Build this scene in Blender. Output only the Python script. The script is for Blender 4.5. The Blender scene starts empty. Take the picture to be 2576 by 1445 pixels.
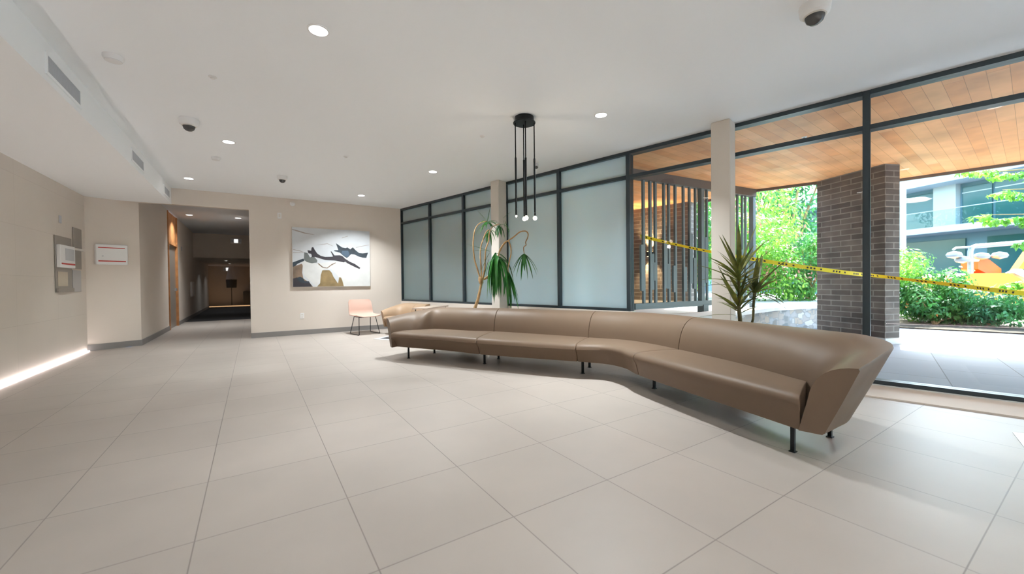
import bpy, math, random
from mathutils import Vector, Matrix
random.seed(7)
V = Vector
COL = bpy.context.scene.collection
H = 1.088          # eye height

# ------------------------------------------------------------------ materials
def new_mat(name):
    m = bpy.data.materials.new(name); m.use_nodes = True
    nt = m.node_tree; nt.nodes.clear()
    out = nt.nodes.new('ShaderNodeOutputMaterial')
    return m, nt, out
def N(nt, t, **kw):
    n = nt.nodes.new(t)
    for k, v in kw.items(): setattr(n, k, v)
    return n
def mat(name, col, rough=.6, metal=0, spec=.5, noise=None, bump=None, sub=None):
    m, nt, out = new_mat(name)
    b = N(nt, 'ShaderNodeBsdfPrincipled')
    b.inputs['Base Color'].default_value = (*col, 1)
    b.inputs['Roughness'].default_value = rough
    b.inputs['Metallic'].default_value = metal
    b.inputs['Specular IOR Level'].default_value = spec
    nt.links.new(b.outputs[0], out.inputs[0])
    tc = None
    if noise or bump:
        tc = N(nt, 'ShaderNodeTexCoord')
    if noise:
        sc, amt = noise
        t = N(nt, 'ShaderNodeTexNoise'); t.inputs['Scale'].default_value = sc; t.inputs['Detail'].default_value = 4
        nt.links.new(tc.outputs['Object'], t.inputs['Vector'])
        r = N(nt, 'ShaderNodeMapRange'); r.inputs[3].default_value = 1-amt; r.inputs[4].default_value = 1+amt
        r.inputs[1].default_value = .3; r.inputs[2].default_value = .7
        nt.links.new(t.outputs[0], r.inputs[0])
        mx = N(nt, 'ShaderNodeVectorMath', operation='SCALE'); mx.inputs[0].default_value = col
        nt.links.new(r.outputs[0], mx.inputs['Scale']); nt.links.new(mx.outputs[0], b.inputs['Base Color'])
    if bump:
        sc, st = bump
        t = N(nt, 'ShaderNodeTexNoise'); t.inputs['Scale'].default_value = sc; t.inputs['Detail'].default_value = 3
        nt.links.new(tc.outputs['Object'], t.inputs['Vector'])
        bp = N(nt, 'ShaderNodeBump'); bp.inputs['Strength'].default_value = st; bp.inputs['Distance'].default_value = .002
        nt.links.new(t.outputs[0], bp.inputs['Height']); nt.links.new(bp.outputs[0], b.inputs['Normal'])
    return m
def emis(name, col, s):
    m, nt, out = new_mat(name)
    e = N(nt, 'ShaderNodeEmission'); e.inputs[0].default_value = (*col, 1); e.inputs[1].default_value = s
    nt.links.new(e.outputs[0], out.inputs[0]); return m
def tile_mat(name, size, ox, oy, c1, c2, mortar, msize, rough, plank=None, rotz=0, spec=.5, tone_var=.05, vertical=False, offset=0.0, tone_scale=1.2):
    """joints laid out in metres on the surface"""
    m, nt, out = new_mat(name)
    b = N(nt, 'ShaderNodeBsdfPrincipled'); b.inputs['Roughness'].default_value = rough
    b.inputs['Specular IOR Level'].default_value = spec
    tc = N(nt, 'ShaderNodeTexCoord')
    mp = N(nt, 'ShaderNodeMapping'); mp.vector_type = 'POINT'
    mp.inputs['Location'].default_value = (-ox, -oy, 0); mp.inputs['Rotation'].default_value = (0, 0, rotz)
    src = tc.outputs['Object']
    if vertical:
        sp = N(nt, 'ShaderNodeSeparateXYZ'); nt.links.new(src, sp.inputs[0])
        ad = N(nt, 'ShaderNodeMath', operation='ADD'); nt.links.new(sp.outputs[0], ad.inputs[0]); nt.links.new(sp.outputs[1], ad.inputs[1])
        cb = N(nt, 'ShaderNodeCombineXYZ'); nt.links.new(ad.outputs[0], cb.inputs[0]); nt.links.new(sp.outputs[2], cb.inputs[1])
        src = cb.outputs[0]
    nt.links.new(src, mp.inputs['Vector'])
    br = N(nt, 'ShaderNodeTexBrick'); br.offset = offset; br.squash = 1
    br.inputs['Scale'].default_value = 1; br.inputs['Brick Width'].default_value = size[0]; br.inputs['Row Height'].default_value = size[1]
    br.inputs['Mortar Size'].default_value = msize; br.inputs['Mortar Smooth'].default_value = .3
    br.inputs['Color1'].default_value = (*c1, 1); br.inputs['Color2'].default_value = (*c2, 1); br.inputs['Mortar'].default_value = (*mortar, 1)
    nt.links.new(mp.outputs[0], br.inputs['Vector'])
    t = N(nt, 'ShaderNodeTexNoise'); t.inputs['Scale'].default_value = tone_scale; t.inputs['Detail'].default_value = 5
    nt.links.new(tc.outputs['Object'], t.inputs['Vector'])
    r = N(nt, 'ShaderNodeMapRange'); r.inputs[1].default_value = .3; r.inputs[2].default_value = .7
    r.inputs[3].default_value = 1-tone_var; r.inputs[4].default_value = 1+tone_var  # noise varies the base tone at random
    nt.links.new(t.outputs[0], r.inputs[0])
    sc = N(nt, 'ShaderNodeVectorMath', operation='SCALE'); nt.links.new(br.outputs[0], sc.inputs[0]); nt.links.new(r.outputs[0], sc.inputs['Scale'])
    nt.links.new(sc.outputs[0], b.inputs['Base Color'])
    bp = N(nt, 'ShaderNodeBump'); bp.invert = True; bp.inputs['Strength'].default_value = .35; bp.inputs['Distance'].default_value = .003
    nt.links.new(br.outputs['Fac'], bp.inputs['Height']); nt.links.new(bp.outputs[0], b.inputs['Normal'])
    nt.links.new(b.outputs[0], out.inputs[0]); return m
def glass_mat(name, tint, f0=.04):
    m, nt, out = new_mat(name)
    fr = N(nt, 'ShaderNodeFresnel'); fr.inputs['IOR'].default_value = 1.45
    tr = N(nt, 'ShaderNodeBsdfTransparent'); tr.inputs[0].default_value = (*tint, 1)
    gl = N(nt, 'ShaderNodeBsdfGlossy'); gl.inputs['Roughness'].default_value = 0.0
    mx = N(nt, 'ShaderNodeMixShader')
    ge = N(nt, 'ShaderNodeNewGeometry'); iv = N(nt, 'ShaderNodeMath', operation='SUBTRACT'); iv.inputs[0].default_value = 1; nt.links.new(ge.outputs['Backfacing'], iv.inputs[1])
    ml = N(nt, 'ShaderNodeMath', operation='MULTIPLY'); nt.links.new(fr.outputs[0], ml.inputs[0]); nt.links.new(iv.outputs[0], ml.inputs[1])
    nt.links.new(ml.outputs[0], mx.inputs[0]); nt.links.new(tr.outputs[0], mx.inputs[1]); nt.links.new(gl.outputs[0], mx.inputs[2])
    nt.links.new(mx.outputs[0], out.inputs[0]); return m
def frosted_mat(name, col):
    m, nt, out = new_mat(name)
    tl = N(nt, 'ShaderNodeBsdfTranslucent'); tl.inputs[0].default_value = (*col, 1)
    df = N(nt, 'ShaderNodeBsdfDiffuse'); df.inputs[0].default_value = (.50, .57, .58, 1)
    gl = N(nt, 'ShaderNodeBsdfGlossy'); gl.inputs['Roughness'].default_value = .35; gl.inputs[0].default_value = (.8, .9, .95, 1)
    m1 = N(nt, 'ShaderNodeMixShader'); m1.inputs[0].default_value = .12
    m2 = N(nt, 'ShaderNodeMixShader'); m2.inputs[0].default_value = .06
    nt.links.new(tl.outputs[0], m1.inputs[1]); nt.links.new(df.outputs[0], m1.inputs[2])
    nt.links.new(m1.outputs[0], m2.inputs[1]); nt.links.new(gl.outputs[0], m2.inputs[2])
    nt.links.new(m2.outputs[0], out.inputs[0]); return m
def leaf_mat(name, ca, cb, trans=.45, scale=2.0):
    m, nt, out = new_mat(name)
    tc = N(nt, 'ShaderNodeTexCoord'); t = N(nt, 'ShaderNodeTexNoise'); t.inputs['Scale'].default_value = scale; t.inputs['Detail'].default_value = 6
    nt.links.new(tc.outputs['Object'], t.inputs['Vector'])
    cr = N(nt, 'ShaderNodeValToRGB'); cr.color_ramp.elements[0].position = .38; cr.color_ramp.elements[1].position = .62
    cr.color_ramp.elements[0].color = (*ca, 1); cr.color_ramp.elements[1].color = (*cb, 1)
    nt.links.new(t.outputs[0], cr.inputs[0])
    d = N(nt, 'ShaderNodeBsdfPrincipled'); d.inputs['Roughness'].default_value = .4; tl = N(nt, 'ShaderNodeBsdfTranslucent')
    nt.links.new(cr.outputs[0], d.inputs['Base Color']); nt.links.new(cr.outputs[0], tl.inputs[0])
    mx = N(nt, 'ShaderNodeMixShader'); mx.inputs[0].default_value = trans
    nt.links.new(d.outputs[0], mx.inputs[1]); nt.links.new(tl.outputs[0], mx.inputs[2]); nt.links.new(mx.outputs[0], out.inputs[0])
    return m
def stone_mat(name):
    m, nt, out = new_mat(name)
    b = N(nt, 'ShaderNodeBsdfPrincipled'); b.inputs['Roughness'].default_value = .85
    tc = N(nt, 'ShaderNodeTexCoord'); mp = N(nt, 'ShaderNodeMapping'); mp.inputs['Scale'].default_value = (5, 5, 8)
    nt.links.new(tc.outputs['Object'], mp.inputs[0])
    v = N(nt, 'ShaderNodeTexVoronoi'); v.distance = 'CHEBYCHEV'; v.inputs['Scale'].default_value = 1; nt.links.new(mp.outputs[0], v.inputs['Vector'])
    v2 = N(nt, 'ShaderNodeTexVoronoi'); v2.distance = 'CHEBYCHEV'; v2.feature = 'F2'; v2.inputs['Scale'].default_value = 1; nt.links.new(mp.outputs[0], v2.inputs['Vector'])
    sp = N(nt, 'ShaderNodeSeparateColor'); nt.links.new(v.outputs['Color'], sp.inputs[0])
    cr = N(nt, 'ShaderNodeValToRGB'); e = cr.color_ramp.elements
    e[0].color = (.16, .17, .18, 1); e[1].color = (.48, .45, .42, 1); e.new(.35).color = (.40, .33, .27, 1); e.new(.7).color = (.26, .28, .31, 1)
    nt.links.new(sp.outputs[0], cr.inputs[0])
    sb = N(nt, 'ShaderNodeMath', operation='SUBTRACT'); nt.links.new(v2.outputs['Distance'], sb.inputs[0]); nt.links.new(v.outputs['Distance'], sb.inputs[1])
    mr = N(nt, 'ShaderNodeMapRange'); mr.inputs[1].default_value = .02; mr.inputs[2].default_value = .1; nt.links.new(sb.outputs[0], mr.inputs[0])
    mx = N(nt, 'ShaderNodeMix', data_type='RGBA'); mx.inputs[6].default_value = (.24, .24, .24, 1)
    nt.links.new(mr.outputs[0], mx.inputs[0]); nt.links.new(cr.outputs[0], mx.inputs[7]); nt.links.new(mx.outputs[2], b.inputs['Base Color'])
    nt.links.new(b.outputs[0], out.inputs[0]); return m

M = {}
M['wall'] = mat('wall_paint', (.70, .635, .57), .75, noise=(1.5, .012))
M['tilewall'] = tile_mat('wall_tile', (1.2, .6), 0, .03, (.70, .64, .575), (.68, .62, .56), (.60, .54, .48), .0025, .5, vertical=True, offset=.0, tone_var=.03)
M['ceil'] = mat('ceiling_paint', (.90, .93, .955), .85)
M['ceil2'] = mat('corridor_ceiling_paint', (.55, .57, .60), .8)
M['bulk'] = mat('bulkhead_paint', (.91, .935, .95), .8)
M['floor'] = tile_mat('floor_tile', (.61, .61), -.8363, 1.536, (.405, .362, .325), (.425, .38, .342), (.24, .21, .19), .0028, .42, spec=.35, tone_var=.05, tone_scale=1.6)
M['carpet'] = mat('dark_carpet', (.035, .035, .038), .95, noise=(30, .3), bump=(200, .3))
M['base'] = mat('baseboard_grey', (.23, .22, .215), .5)
M['frame'] = mat('window_frame_dark', (.035, .05, .06), .38, metal=.3)
M['glass'] = glass_mat('clear_glass', (.90, .96, .955))
M['frost'] = frosted_mat('frosted_glass', (.78, .94, .98))
M['column'] = mat('column_paint', (.64, .59, .53), .7)
M['black'] = mat('black_metal', (.012, .014, .016), .4, metal=.6)
M['white'] = mat('white_plastic', (.8, .8, .8), .4)
M['offwhite'] = mat('offwhite_plastic', (.68, .65, .6), .45)
M['smoke'] = mat('smoked_dome', (.06, .06, .06), .12)
M['leather'] = mat('taupe_leather', (.160, .110, .074), .5, spec=.33, noise=(3, .03), bump=(350, .25))
M['leather2'] = mat('tan_leather', (.36, .245, .155), .5, spec=.4, bump=(350, .25))
M['blush'] = mat('blush_shell', (.60, .40, .325), .45)
M['tabletop'] = mat('pale_table_top', (.50, .40, .33), .5)
M['wood'] = mat('wood_trim', (.50, .22, .08), .5, noise=(6, .2))
M['grille'] = mat('grille_grey', (.55, .57, .60), .6)
M['alu'] = mat('aluminium', (.55, .57, .60), .35, metal=.8)
M['rubber'] = mat('dark_mat', (.05, .05, .052), .9)
M['red'] = mat('red_paint', (.55, .05, .04), .5)
M['stain'] = mat('stainless_panel', (.30, .28, .25), .35, metal=.35)
M['trunk'] = mat('plant_cane', (.42, .26, .12), .8, noise=(25, .25))
M['trunk2'] = mat('dracaena_stem', (.10, .09, .03), .7, noise=(20, .2))
M['leafA'] = leaf_mat('yucca_leaf', (.02, .13, .025), (.05, .24, .04), .25, 6)
M['leafB'] = leaf_mat('dracaena_leaf', (.06, .09, .02), (.20, .20, .035), .25, 9)
M['pot'] = mat('charcoal_pot', (.08, .08, .08), .6)
M['soil'] = mat('soil', (.06, .04, .025), .95, noise=(20, .4))
M['led'] = emis('led_strip', (1.0, .88, .87), 12)
M['lamp'] = emis('downlight_diffuser', (1, .98, .95), 12)
M['lampdim'] = emis('downlight_corridor', (1, .98, .95), 3)
M['lamplow'] = emis('emergency_lens', (1, .98, .95), .75)
M['bulb'] = emis('bulb', (1, .86, .62), 14)
M['warm'] = emis('warm_sconce', (1, .62, .30), 6)
M['soffit'] = tile_mat('cedar_soffit', (1.9, .135), 0, 0, (.80, .31, .105), (.92, .45, .20), (.46, .19, .06), .0022, .5, rotz=math.radians(-4.3), offset=.37, tone_var=.2, tone_scale=2.2)
M['brick'] = tile_mat('dark_brick', (.36, .098), 0, 0, (.085, .070, .062), (.155, .128, .112), (.24, .215, .195), .010, .85, vertical=True, offset=.5, tone_var=.25, tone_scale=4)
M['pave'] = tile_mat('paving', (1.22, .61), .2, .1, (.22, .25, .30), (.25, .28, .33), (.13, .14, .16), .006, .85, rotz=math.radians(-14), offset=.5, tone_var=.06)
M['terrace'] = mat('terrace_concrete', (.46, .47, .48), .85, noise=(2, .06))
M['cap'] = mat('stone_cap', (.66, .66, .66), .8)
M['stone'] = stone_mat('stone_masonry')
M['road'] = mat('road', (.16, .16, .17), .9)
M['screen'] = mat('screen_steel', (.16, .20, .22), .5, metal=.2)
M['beam'] = mat('beam_bronze', (.14, .115, .10), .6)
M['tape'] = mat('yellow_tape', (.95, .78, .02), .5)
M['tapeink'] = mat('tape_ink', (.02, .02, .02), .5)
M['facade'] = mat('facade_white', (.50, .54, .56), .7)
M['facadeblue'] = mat('facade_blue_grey', (.13, .24, .30), .6)
M['facadeglass'] = mat('facade_glass', (.02, .10, .11), .12, spec=.4)
M['orange'] = mat('orange_paint', (.95, .36, .02), .35)
M['redorange'] = mat('red_orange_paint', (.85, .13, .02), .4)
M['steel'] = mat('grey_steel', (.42, .44, .48), .35, metal=.5)
M['leafsun'] = leaf_mat('leaf_bright', (.09, .30, .03), (.30, .56, .07), .45, 1.5)
M['leafmid'] = leaf_mat('leaf_mid', (.035, .18, .035), (.14, .38, .06), .42, 1.5)
M['leafdark'] = leaf_mat('leaf_dark', (.02, .13, .05), (.08, .32, .08), .4, 1.5)
M['bloom'] = mat('pale_pink_bloom', (.88, .34, .30), .7)
M['bloomo'] = mat('orange_bloom', (.95, .38, .10), .7)
M['art_bg'] = mat('art_ground', (.60, .63, .66), .8, noise=(5, .04))
M['art_bg2'] = mat('art_white', (.66, .67, .66), .8, noise=(7, .05))
M['art_dark'] = mat('art_slate', (.035, .05, .065), .7, noise=(6, .3))
M['art_char'] = mat('art_charcoal', (.04, .036, .045), .7)
M['art_blue'] = mat('art_blue', (.07, .11, .16), .7)
M['art_ochre'] = mat('art_ochre', (.26, .185, .085), .7, noise=(8, .2))
M['art_brown'] = mat('art_brown', (.24, .17, .12), .7, noise=(6, .3))
M['art_line'] = mat('art_line', (.36, .31, .29), .7)
M['art_grey'] = mat('art_grey', (.14, .155, .15), .7)
M['paper'] = mat('notice_paper', (.55, .48, .38), .7)

# ------------------------------------------------------------------ mesh helpers
class MB:
    def __init__(s): s.v = []; s.f = []; s.mi = []; s.sm = []; s.mats = []
    def m(s, mt):
        if mt not in s.mats: s.mats.append(mt)
        return s.mats.index(mt)
    def add(s, vs, fs, mt, smooth=False):
        o = len(s.v); s.v += [tuple(x) for x in vs]; i = s.m(mt)
        for f in fs: s.f.append([o+k for k in f]); s.mi.append(i); s.sm.append(smooth)
        return s
    def box(s, x0, x1, y0, y1, z0, z1, mt, T=None, bevel=0):
        if bevel:
            b = bevel; vs = []; 
            rings = [(z0, b), (z0+b, 0), (z1-b, 0), (z1, b)]
            for z, i in rings:
                for (cx, cy, sx, sy) in ((x0, y0, 1, 1), (x1, y0, -1, 1), (x1, y1, -1, -1), (x0, y1, 1, -1)):
                    if sx*sy > 0: pts = [(cx+sx*i, cy+sy*(i+b)), (cx+sx*(i+b), cy+sy*i)]
                    else: pts = [(cx+sx*(i+b), cy+sy*i), (cx+sx*i, cy+sy*(i+b))]
                    for p in pts: vs.append(V((p[0], p[1], z)))
            fs = [list(range(7, -1, -1)), [24+k for k in range(8)]]
            for r in range(3):
                for k in range(8): fs.append([r*8+k, r*8+(k+1) % 8, (r+1)*8+(k+1) % 8, (r+1)*8+k])
        else:
            vs = [V((x, y, z)) for z in (z0, z1) for x, y in ((x0, y0), (x1, y0), (x1, y1), (x0, y1))]
            fs = [[3, 2, 1, 0], [4, 5, 6, 7], [0, 1, 5, 4], [1, 2, 6, 5], [2, 3, 7, 6], [3, 0, 4, 7]]
        if T: vs = [T @ v for v in vs]
        return s.add(vs, fs, mt)
    def tube(s, pts, r, mt, n=10, caps=True, smooth=True):
        pts = [V(p) for p in pts]; rs = r if isinstance(r, (list, tuple)) else [r]*len(pts)
        vs = []; up = None
        for i, p in enumerate(pts):
            d = (pts[min(i+1, len(pts)-1)]-pts[max(i-1, 0)]).normalized()
            if up is None: up = V((0, 0, 1)) if abs(d.z) < .9 else V((1, 0, 0))
            a = d.cross(up).normalized(); b = a.cross(d).normalized(); up = b
            for k in range(n):
                t = 2*math.pi*k/n; vs.append(p+a*math.cos(t)*rs[i]+b*math.sin(t)*rs[i])
        fs = []
        for i in range(len(pts)-1):
            for k in range(n): fs.append([i*n+k, i*n+(k+1) % n, (i+1)*n+(k+1) % n, (i+1)*n+k])
        s.add(vs, fs, mt, smooth)
        if caps:
            s.add(vs[:n], [list(range(n))[::-1]], mt); s.add(vs[-n:], [list(range(n))], mt)
        return s
    def lathe(s, prof, mt, n=28, c=(0, 0, 0), smooth=True):
        c = V(c); vs = []
        for r, z in prof:
            for k in range(n):
                t = 2*math.pi*k/n; vs.append(c+V((r*math.cos(t), r*math.sin(t), z)))
        fs = []
        for i in range(len(prof)-1):
            for k in range(n): fs.append([i*n+k, i*n+(k+1) % n, (i+1)*n+(k+1) % n, (i+1)*n+k])
        s.add(vs, fs, mt, smooth)
        if prof[0][0] > 1e-4: s.add(vs[:n], [list(range(n))[::-1]], mt)
        if prof[-1][0] > 1e-4: s.add(vs[-n:], [list(range(n))], mt)
        return s
    def prism(s, poly, z0, z1, mt, T=None):
        n = len(poly); vs = [V((x, y, z0)) for x, y in poly]+[V((x, y, z1)) for x, y in poly]
        if T: vs = [T @ v for v in vs]
        fs = [list(range(n))[::-1], list(range(n, 2*n))]+[[k, (k+1) % n, n+(k+1) % n, n+k] for k in range(n)]
        return s.add(vs, fs, mt)
    def loft(s, secs, mt, closed=True, caps=True, smooth=True):
        n = len(secs[0]); vs = [V(p) for sec in secs for p in sec]; fs = []
        for i in range(len(secs)-1):
            for k in range(n if closed else n-1): fs.append([i*n+k, i*n+(k+1) % n, (i+1)*n+(k+1) % n, (i+1)*n+k])
        if caps and closed: fs += [list(range(n))[::-1], [(len(secs)-1)*n+k for k in range(n)]]
        return s.add(vs, fs, mt, smooth)
    def build(s, name, parent=None, sharp=40, recalc=True):
        me = bpy.data.meshes.new(name); me.from_pydata(s.v, [], s.f)
        for m_ in s.mats: me.materials.append(m_)
        me.polygons.foreach_set('material_index', s.mi); me.polygons.foreach_set('use_smooth', s.sm)
        if recalc:
            import bmesh
            bm = bmesh.new(); bm.from_mesh(me)
            if any(s.sm):
                bmesh.ops.remove_doubles(bm, verts=bm.verts, dist=1e-5)
            bmesh.ops.recalc_face_normals(bm, faces=bm.faces)
            if any(s.sm):
                for e in bm.edges:
                    if len(e.link_faces) == 2 and e.calc_face_angle(0) > math.radians(sharp): e.smooth = False
            bm.to_mesh(me); bm.free()
        me.update()
        o = bpy.data.objects.new(name, me); COL.objects.link(o)
        if parent: 
            o.parent = parent
        return o
def tag(o, label=None, cat=None, group=None, kind=None):
    if label: o['label'] = label
    if cat: o['category'] = cat
    if group: o['group'] = group
    if kind: o['kind'] = kind
    return o
def struct(o, label=None, cat=None): 
    o['kind'] = 'structure'
    if label: o['label'] = label
    if cat: o['category'] = cat
    return o
def empty(name, loc, rz=0, label=None, cat=None, group=None, kind=None):
    o = bpy.data.objects.new(name, None); o.empty_display_size = .1; COL.objects.link(o)
    o.location = loc; o.rotation_euler = (0, 0, rz)
    return tag(o, label, cat, group, kind)
def child_clear(o, mb, name):   # mesh given in world coordinates, child of an Empty at o
    inv = Matrix.Translation(o.location) @ Matrix.Rotation(o.rotation_euler.z, 4, 'Z'); inv = inv.inverted()
    mb.v = [tuple(inv @ V(v)) for v in mb.v]
    return mb.build(name, o)
def copy_thing(src, loc, rz=None, label=None, group=None):
    r = src.copy(); COL.objects.link(r); r.location = loc
    if rz is not None: r.rotation_euler = (0, 0, rz)
    if label: r['label'] = label
    if group: r['group'] = group
    for ch in [c for c in bpy.data.objects if c.parent == src]:
        c = ch.copy(); COL.objects.link(c); c.parent = r
        for g in [g for g in bpy.data.objects if g.parent == ch]:
            d = g.copy(); COL.objects.link(d); d.parent = c
    return r

# ------------------------------------------------------------------ window-wall frame of reference
WO = V((5.382, 0, 0)); WD = V((-.2308, .9730, 0)); WN = V((.9730, .2308, 0))    # along the glass, outward
WT = Matrix(((WD.x, WN.x, 0, WO.x), (WD.y, WN.y, 0, WO.y), (0, 0, 1, 0), (0, 0, 0, 1)))   # local (s, n, z)
def wp(s, n, z=0): return WT @ V((s, n, z))
ZC = 2.911; ZS = 2.605; YB = 9.675; XL = -2.35; YR = -7.0
S_END = 9.99; S_REAR = -7.3

# ------------------------------------------------------------------ shell
wx = lambda y: 5.382-.2372*y
struct(MB().prism([(-2.6, YR-.2), (wx(YR)+.08, YR-.2), (wx(YB)+.08, YB), (-.02, YB+.0), (-.02, 15.2), (-1.85, 15.2), (-1.85, 9.7), (-2.6, 9.7)], -.12, 0, M['floor']).build('floor'))
struct(MB().prism([(-2.4, 15.2), (.0, 15.2), (.0, 27), (-3.2, 27), (-3.2, 18)], -.12, 0, M['carpet']).build('floor_corridor'))
struct(MB().prism([(-1.25, YR-.2), (wx(YR)+.05, YR-.2), (wx(YB)+.05, YB+.12), (-1.25, YB+.12)], ZC, ZC+.15, M['ceil']).build('ceiling'))
struct(MB().box(-2.6, -1.25, YR-.2, YB, ZS, ZC+.15, M['bulk']).build('trim_1'), 'white dropped bulkhead running along the left wall with air grilles')
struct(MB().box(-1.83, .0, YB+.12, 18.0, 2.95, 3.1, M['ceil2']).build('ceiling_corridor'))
# back wall with the corridor opening
w = MB()
w.box(-.05, wx(YB)+.1, YB, YB+.12, 0, ZC+.15, M['wall']).box(-2.0, -.05, YB, YB+.12, ZS+.005, ZC+.15, M['wall'])
struct(w.build('wall_back'))
struct(MB().box(XL-.15, XL, YR-.2, 9.5, 0, ZS, M['tilewall']).build('wall_left'))
w = MB(); w.prism([(XL-.02, 9.49), (-1.731, 9.82), (-1.74, 9.96), (XL-.02, 9.9)], 0, ZS+.35, M['wall'])
struct(w.build('wall_angled'))
w = MB(); w.prism([(-1.73, 9.82), (-1.73, 12.7), (-1.88, 12.7), (-1.88, 9.99)], 0, 2.95, M['wall'])
w.prism([(-1.73, 14.1), (-1.76, 18.0), (-1.80, 24), (-1.95, 24), (-1.88, 14.1)], 0, 2.95, M['wall'])
struct(w.build('wall_corridor_left'))
struct(MB().box(-.05, .08, YB+.12, 26, 0, 2.95, M['wall']).build('wall_corridor_right'))
struct(MB().box(-1.9, .0, 18.0, 26.2, 2.08, 3.0, M['wall']).build('ceiling_corridor_low'))
struct(MB().box(-4.0, -1.9, 23.9, 26.2, 2.4, 3.0, M['wall']).build('ceiling_far_room'))
struct(MB().box(-4.0, .2, 26, 26.15, 0, 3.0, M['wall']).build('wall_far'))
struct(MB().box(-4.1, -3.95, 23.5, 26.1, 0, 3.0, M['wall']).build('wall_far_left'))
struct(MB().box(-4.0, -1.9, 23.7, 23.9, 0, 3.0, M['wall']).build('wall_far_front'))
struct(MB().box(-2.6, wx(YR)+.1, YR-.2, YR, 0, ZC+.15, M['bulk']).build('wall_rear'))
# baseboards
struct(MB().box(-.05, 3.10, YB-.015, YB, 0, .105, M['base']).build('baseboard_back'))
struct(MB().prism([(XL+.002, 9.485), (-1.722, 9.81), (-1.715, 9.83), (-1.715, 12.7), (-1.73, 12.7), (-1.73, 9.82), (XL, 9.5)], 0, .105, M['base']).build('baseboard_left'))
struct(MB().prism([(-1.73, 14.1), (-1.715, 14.1), (-1.785, 24), (-1.80, 24)], 0, .105, M['base']).build('baseboard_corridor'))
# light strip slot at the foot of the tiled wall
o = MB().box(XL+.004, XL+.035, YR, 9.46, 0.002, .012, M['led']).build('led_strip')
tag(o, 'glowing pinkish white light strip along the foot of the left wall', 'light strip')

# ------------------------------------------------------------------ window wall
MULL = [9.985, 8.758, 7.573, 6.362, 5.152, 3.931, 2.685, 1.419, .19, -1.03, -2.25, -3.47, -4.69, -5.91, -7.3]
FW = .058
def bay(i, s1, s0, low, frosted):
    """bay between mullions at s0 < s1; low: bottom of the frame"""
    name = 'window_%d' % i
    f = MB(); D0, D1 = -.035, .085
    a = s0+FW/2; b = s1-FW/2
    f.box(s0-FW/2, s0+FW/2, D0, D1, low, ZC, M['frame'], WT, .004)
    if i == 1: f.box(s1-FW, s1-.002, D0, D1, low, ZC, M['frame'], WT)
    f.box(a, b, D0, D1, ZC-.045, ZC, M['frame'], WT)
    f.box(a, b, D0, D1, 2.53, 2.575, M['frame'], WT)
    f.box(a, b, D0, D1, low, low+.038, M['frame'], WT)
    root = struct(f.build(name))
    g = M['frost'] if frosted else M['glass']
    MB().box(a, b, .020, .030, low+.038, 2.53, g, WT).build('pane', root)
    MB().box(a, b, .020, .030, 2.575, ZC-.045, g, WT).build('transom_pane', root)
for i in range(len(MULL)-1):
    s1, s0 = MULL[i], MULL[i+1]
    fr = i < 5
    bay(i+1, s1, s0, .655 if fr else .062, fr)
# knee wall under the frosted bays, curb under the clear ones
struct(MB().box(MULL[5]-.03, S_END, -.05, .12, 0, .655, M['wall'], WT).build('wall_right'))
k = MB(); k.box(S_REAR, MULL[5]-.03, -.06, .12, 0, .062, M['cap'], WT)
struct(k.build('trim_2'), 'low pale curb under the clear glass wall')
o = MB()
prof = [(-.36, .0), (-.36, .012), (-.06, .055), (-.06, 0)]
o.add([wp(s, n, z) for s in (S_REAR, MULL[5]-.03) for n, z in prof], [[0, 1, 5, 4], [1, 2, 6, 5], [2, 3, 7, 6], [3, 0, 4, 7], [0, 3, 2, 1], [4, 5, 6, 7]], M['wall'])
struct(o.build('trim_3'), 'beige sloping floor trim at the foot of the glass wall')
# columns
def column(s0, n0, size, name, label):
    c = MB(); c.box(s0, s0+size, n0, n0+size, 0, ZC, M['column'], WT, .008)
    return struct(c.build(name), label, 'column')
column(6.30, -.255, .205, 'column', 'square beige column behind the left half of the sofa, with the tall yucca before it')
column(2.56, -.262, .205, 'column', 'square beige column standing before the clear glass, beside the spiky dracaena')

# ------------------------------------------------------------------ ceiling fittings
def downlight(x, y, z, label, group, power, dim=False, r=.062, spread=118):
    t = empty('downlight', (x, y, z), 0, label, 'ceiling light', group)
    MB().lathe([(r+.012, 0), (r+.012, -.004), (r, -.006), (r, 0)], M['white'], 32).build('trim_ring', t)
    MB().lathe([(0.0001, -.003), (r, -.003), (r, -.001), (.0001, -.001)], M['lampdim' if dim else 'lamp'], 32).build('diffuser', t)
    L = bpy.data.lights.new('downlight_lamp', 'AREA'); L.shape = 'DISK'; L.size = 2*r; L.energy = power; L.color = (.93, .98, 1); L.spread = math.radians(spread)
    lo = bpy.data.objects.new('lamp', L); COL.objects.link(lo); lo.parent = t; lo.location = (0, 0, -.012)
    return t
PW = 17
GA = 'recessed ceiling lights of the lobby'
DL = [(.422, 3.16, 'large recessed round light nearest the camera, left of the pendant'),
      (-.232, 6.216, 'recessed round light between the dome camera and the second grille'),
      (-.887, 8.674, 'recessed round light nearest the corridor opening'),
      (3.227, 3.135, 'recessed round light right of the pendant, before the glass wall'),
      (2.497, 6.179, 'recessed round light left of the pendant rods above the sofa'),
      (1.903, 8.597, 'farthest recessed round light, above the painting wall corner')]
for x, y, l in DL: downlight(x, y, ZC, l, GA, 40 if x > 1.5 else 9, spread=118 if x > 1.5 else 92)
for x, y in [(1.1, .1), (3.9, .1), (-.8, .3), (1.75, -2.9), (4.6, -2.9), (-.4, -2.9), (2.4, -5.6), (.2, -5.6), (5.0, -5.6)]:
    downlight(x, y, ZC, 'unseen round ceiling light added behind the camera to fill the room', 'added ceiling fill lights out of view', 6 if y > -1 else 55, spread=118 if y > -1 else 75)  # unseen lamps added for fill; the rear ones bounce light to the ceiling
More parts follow.
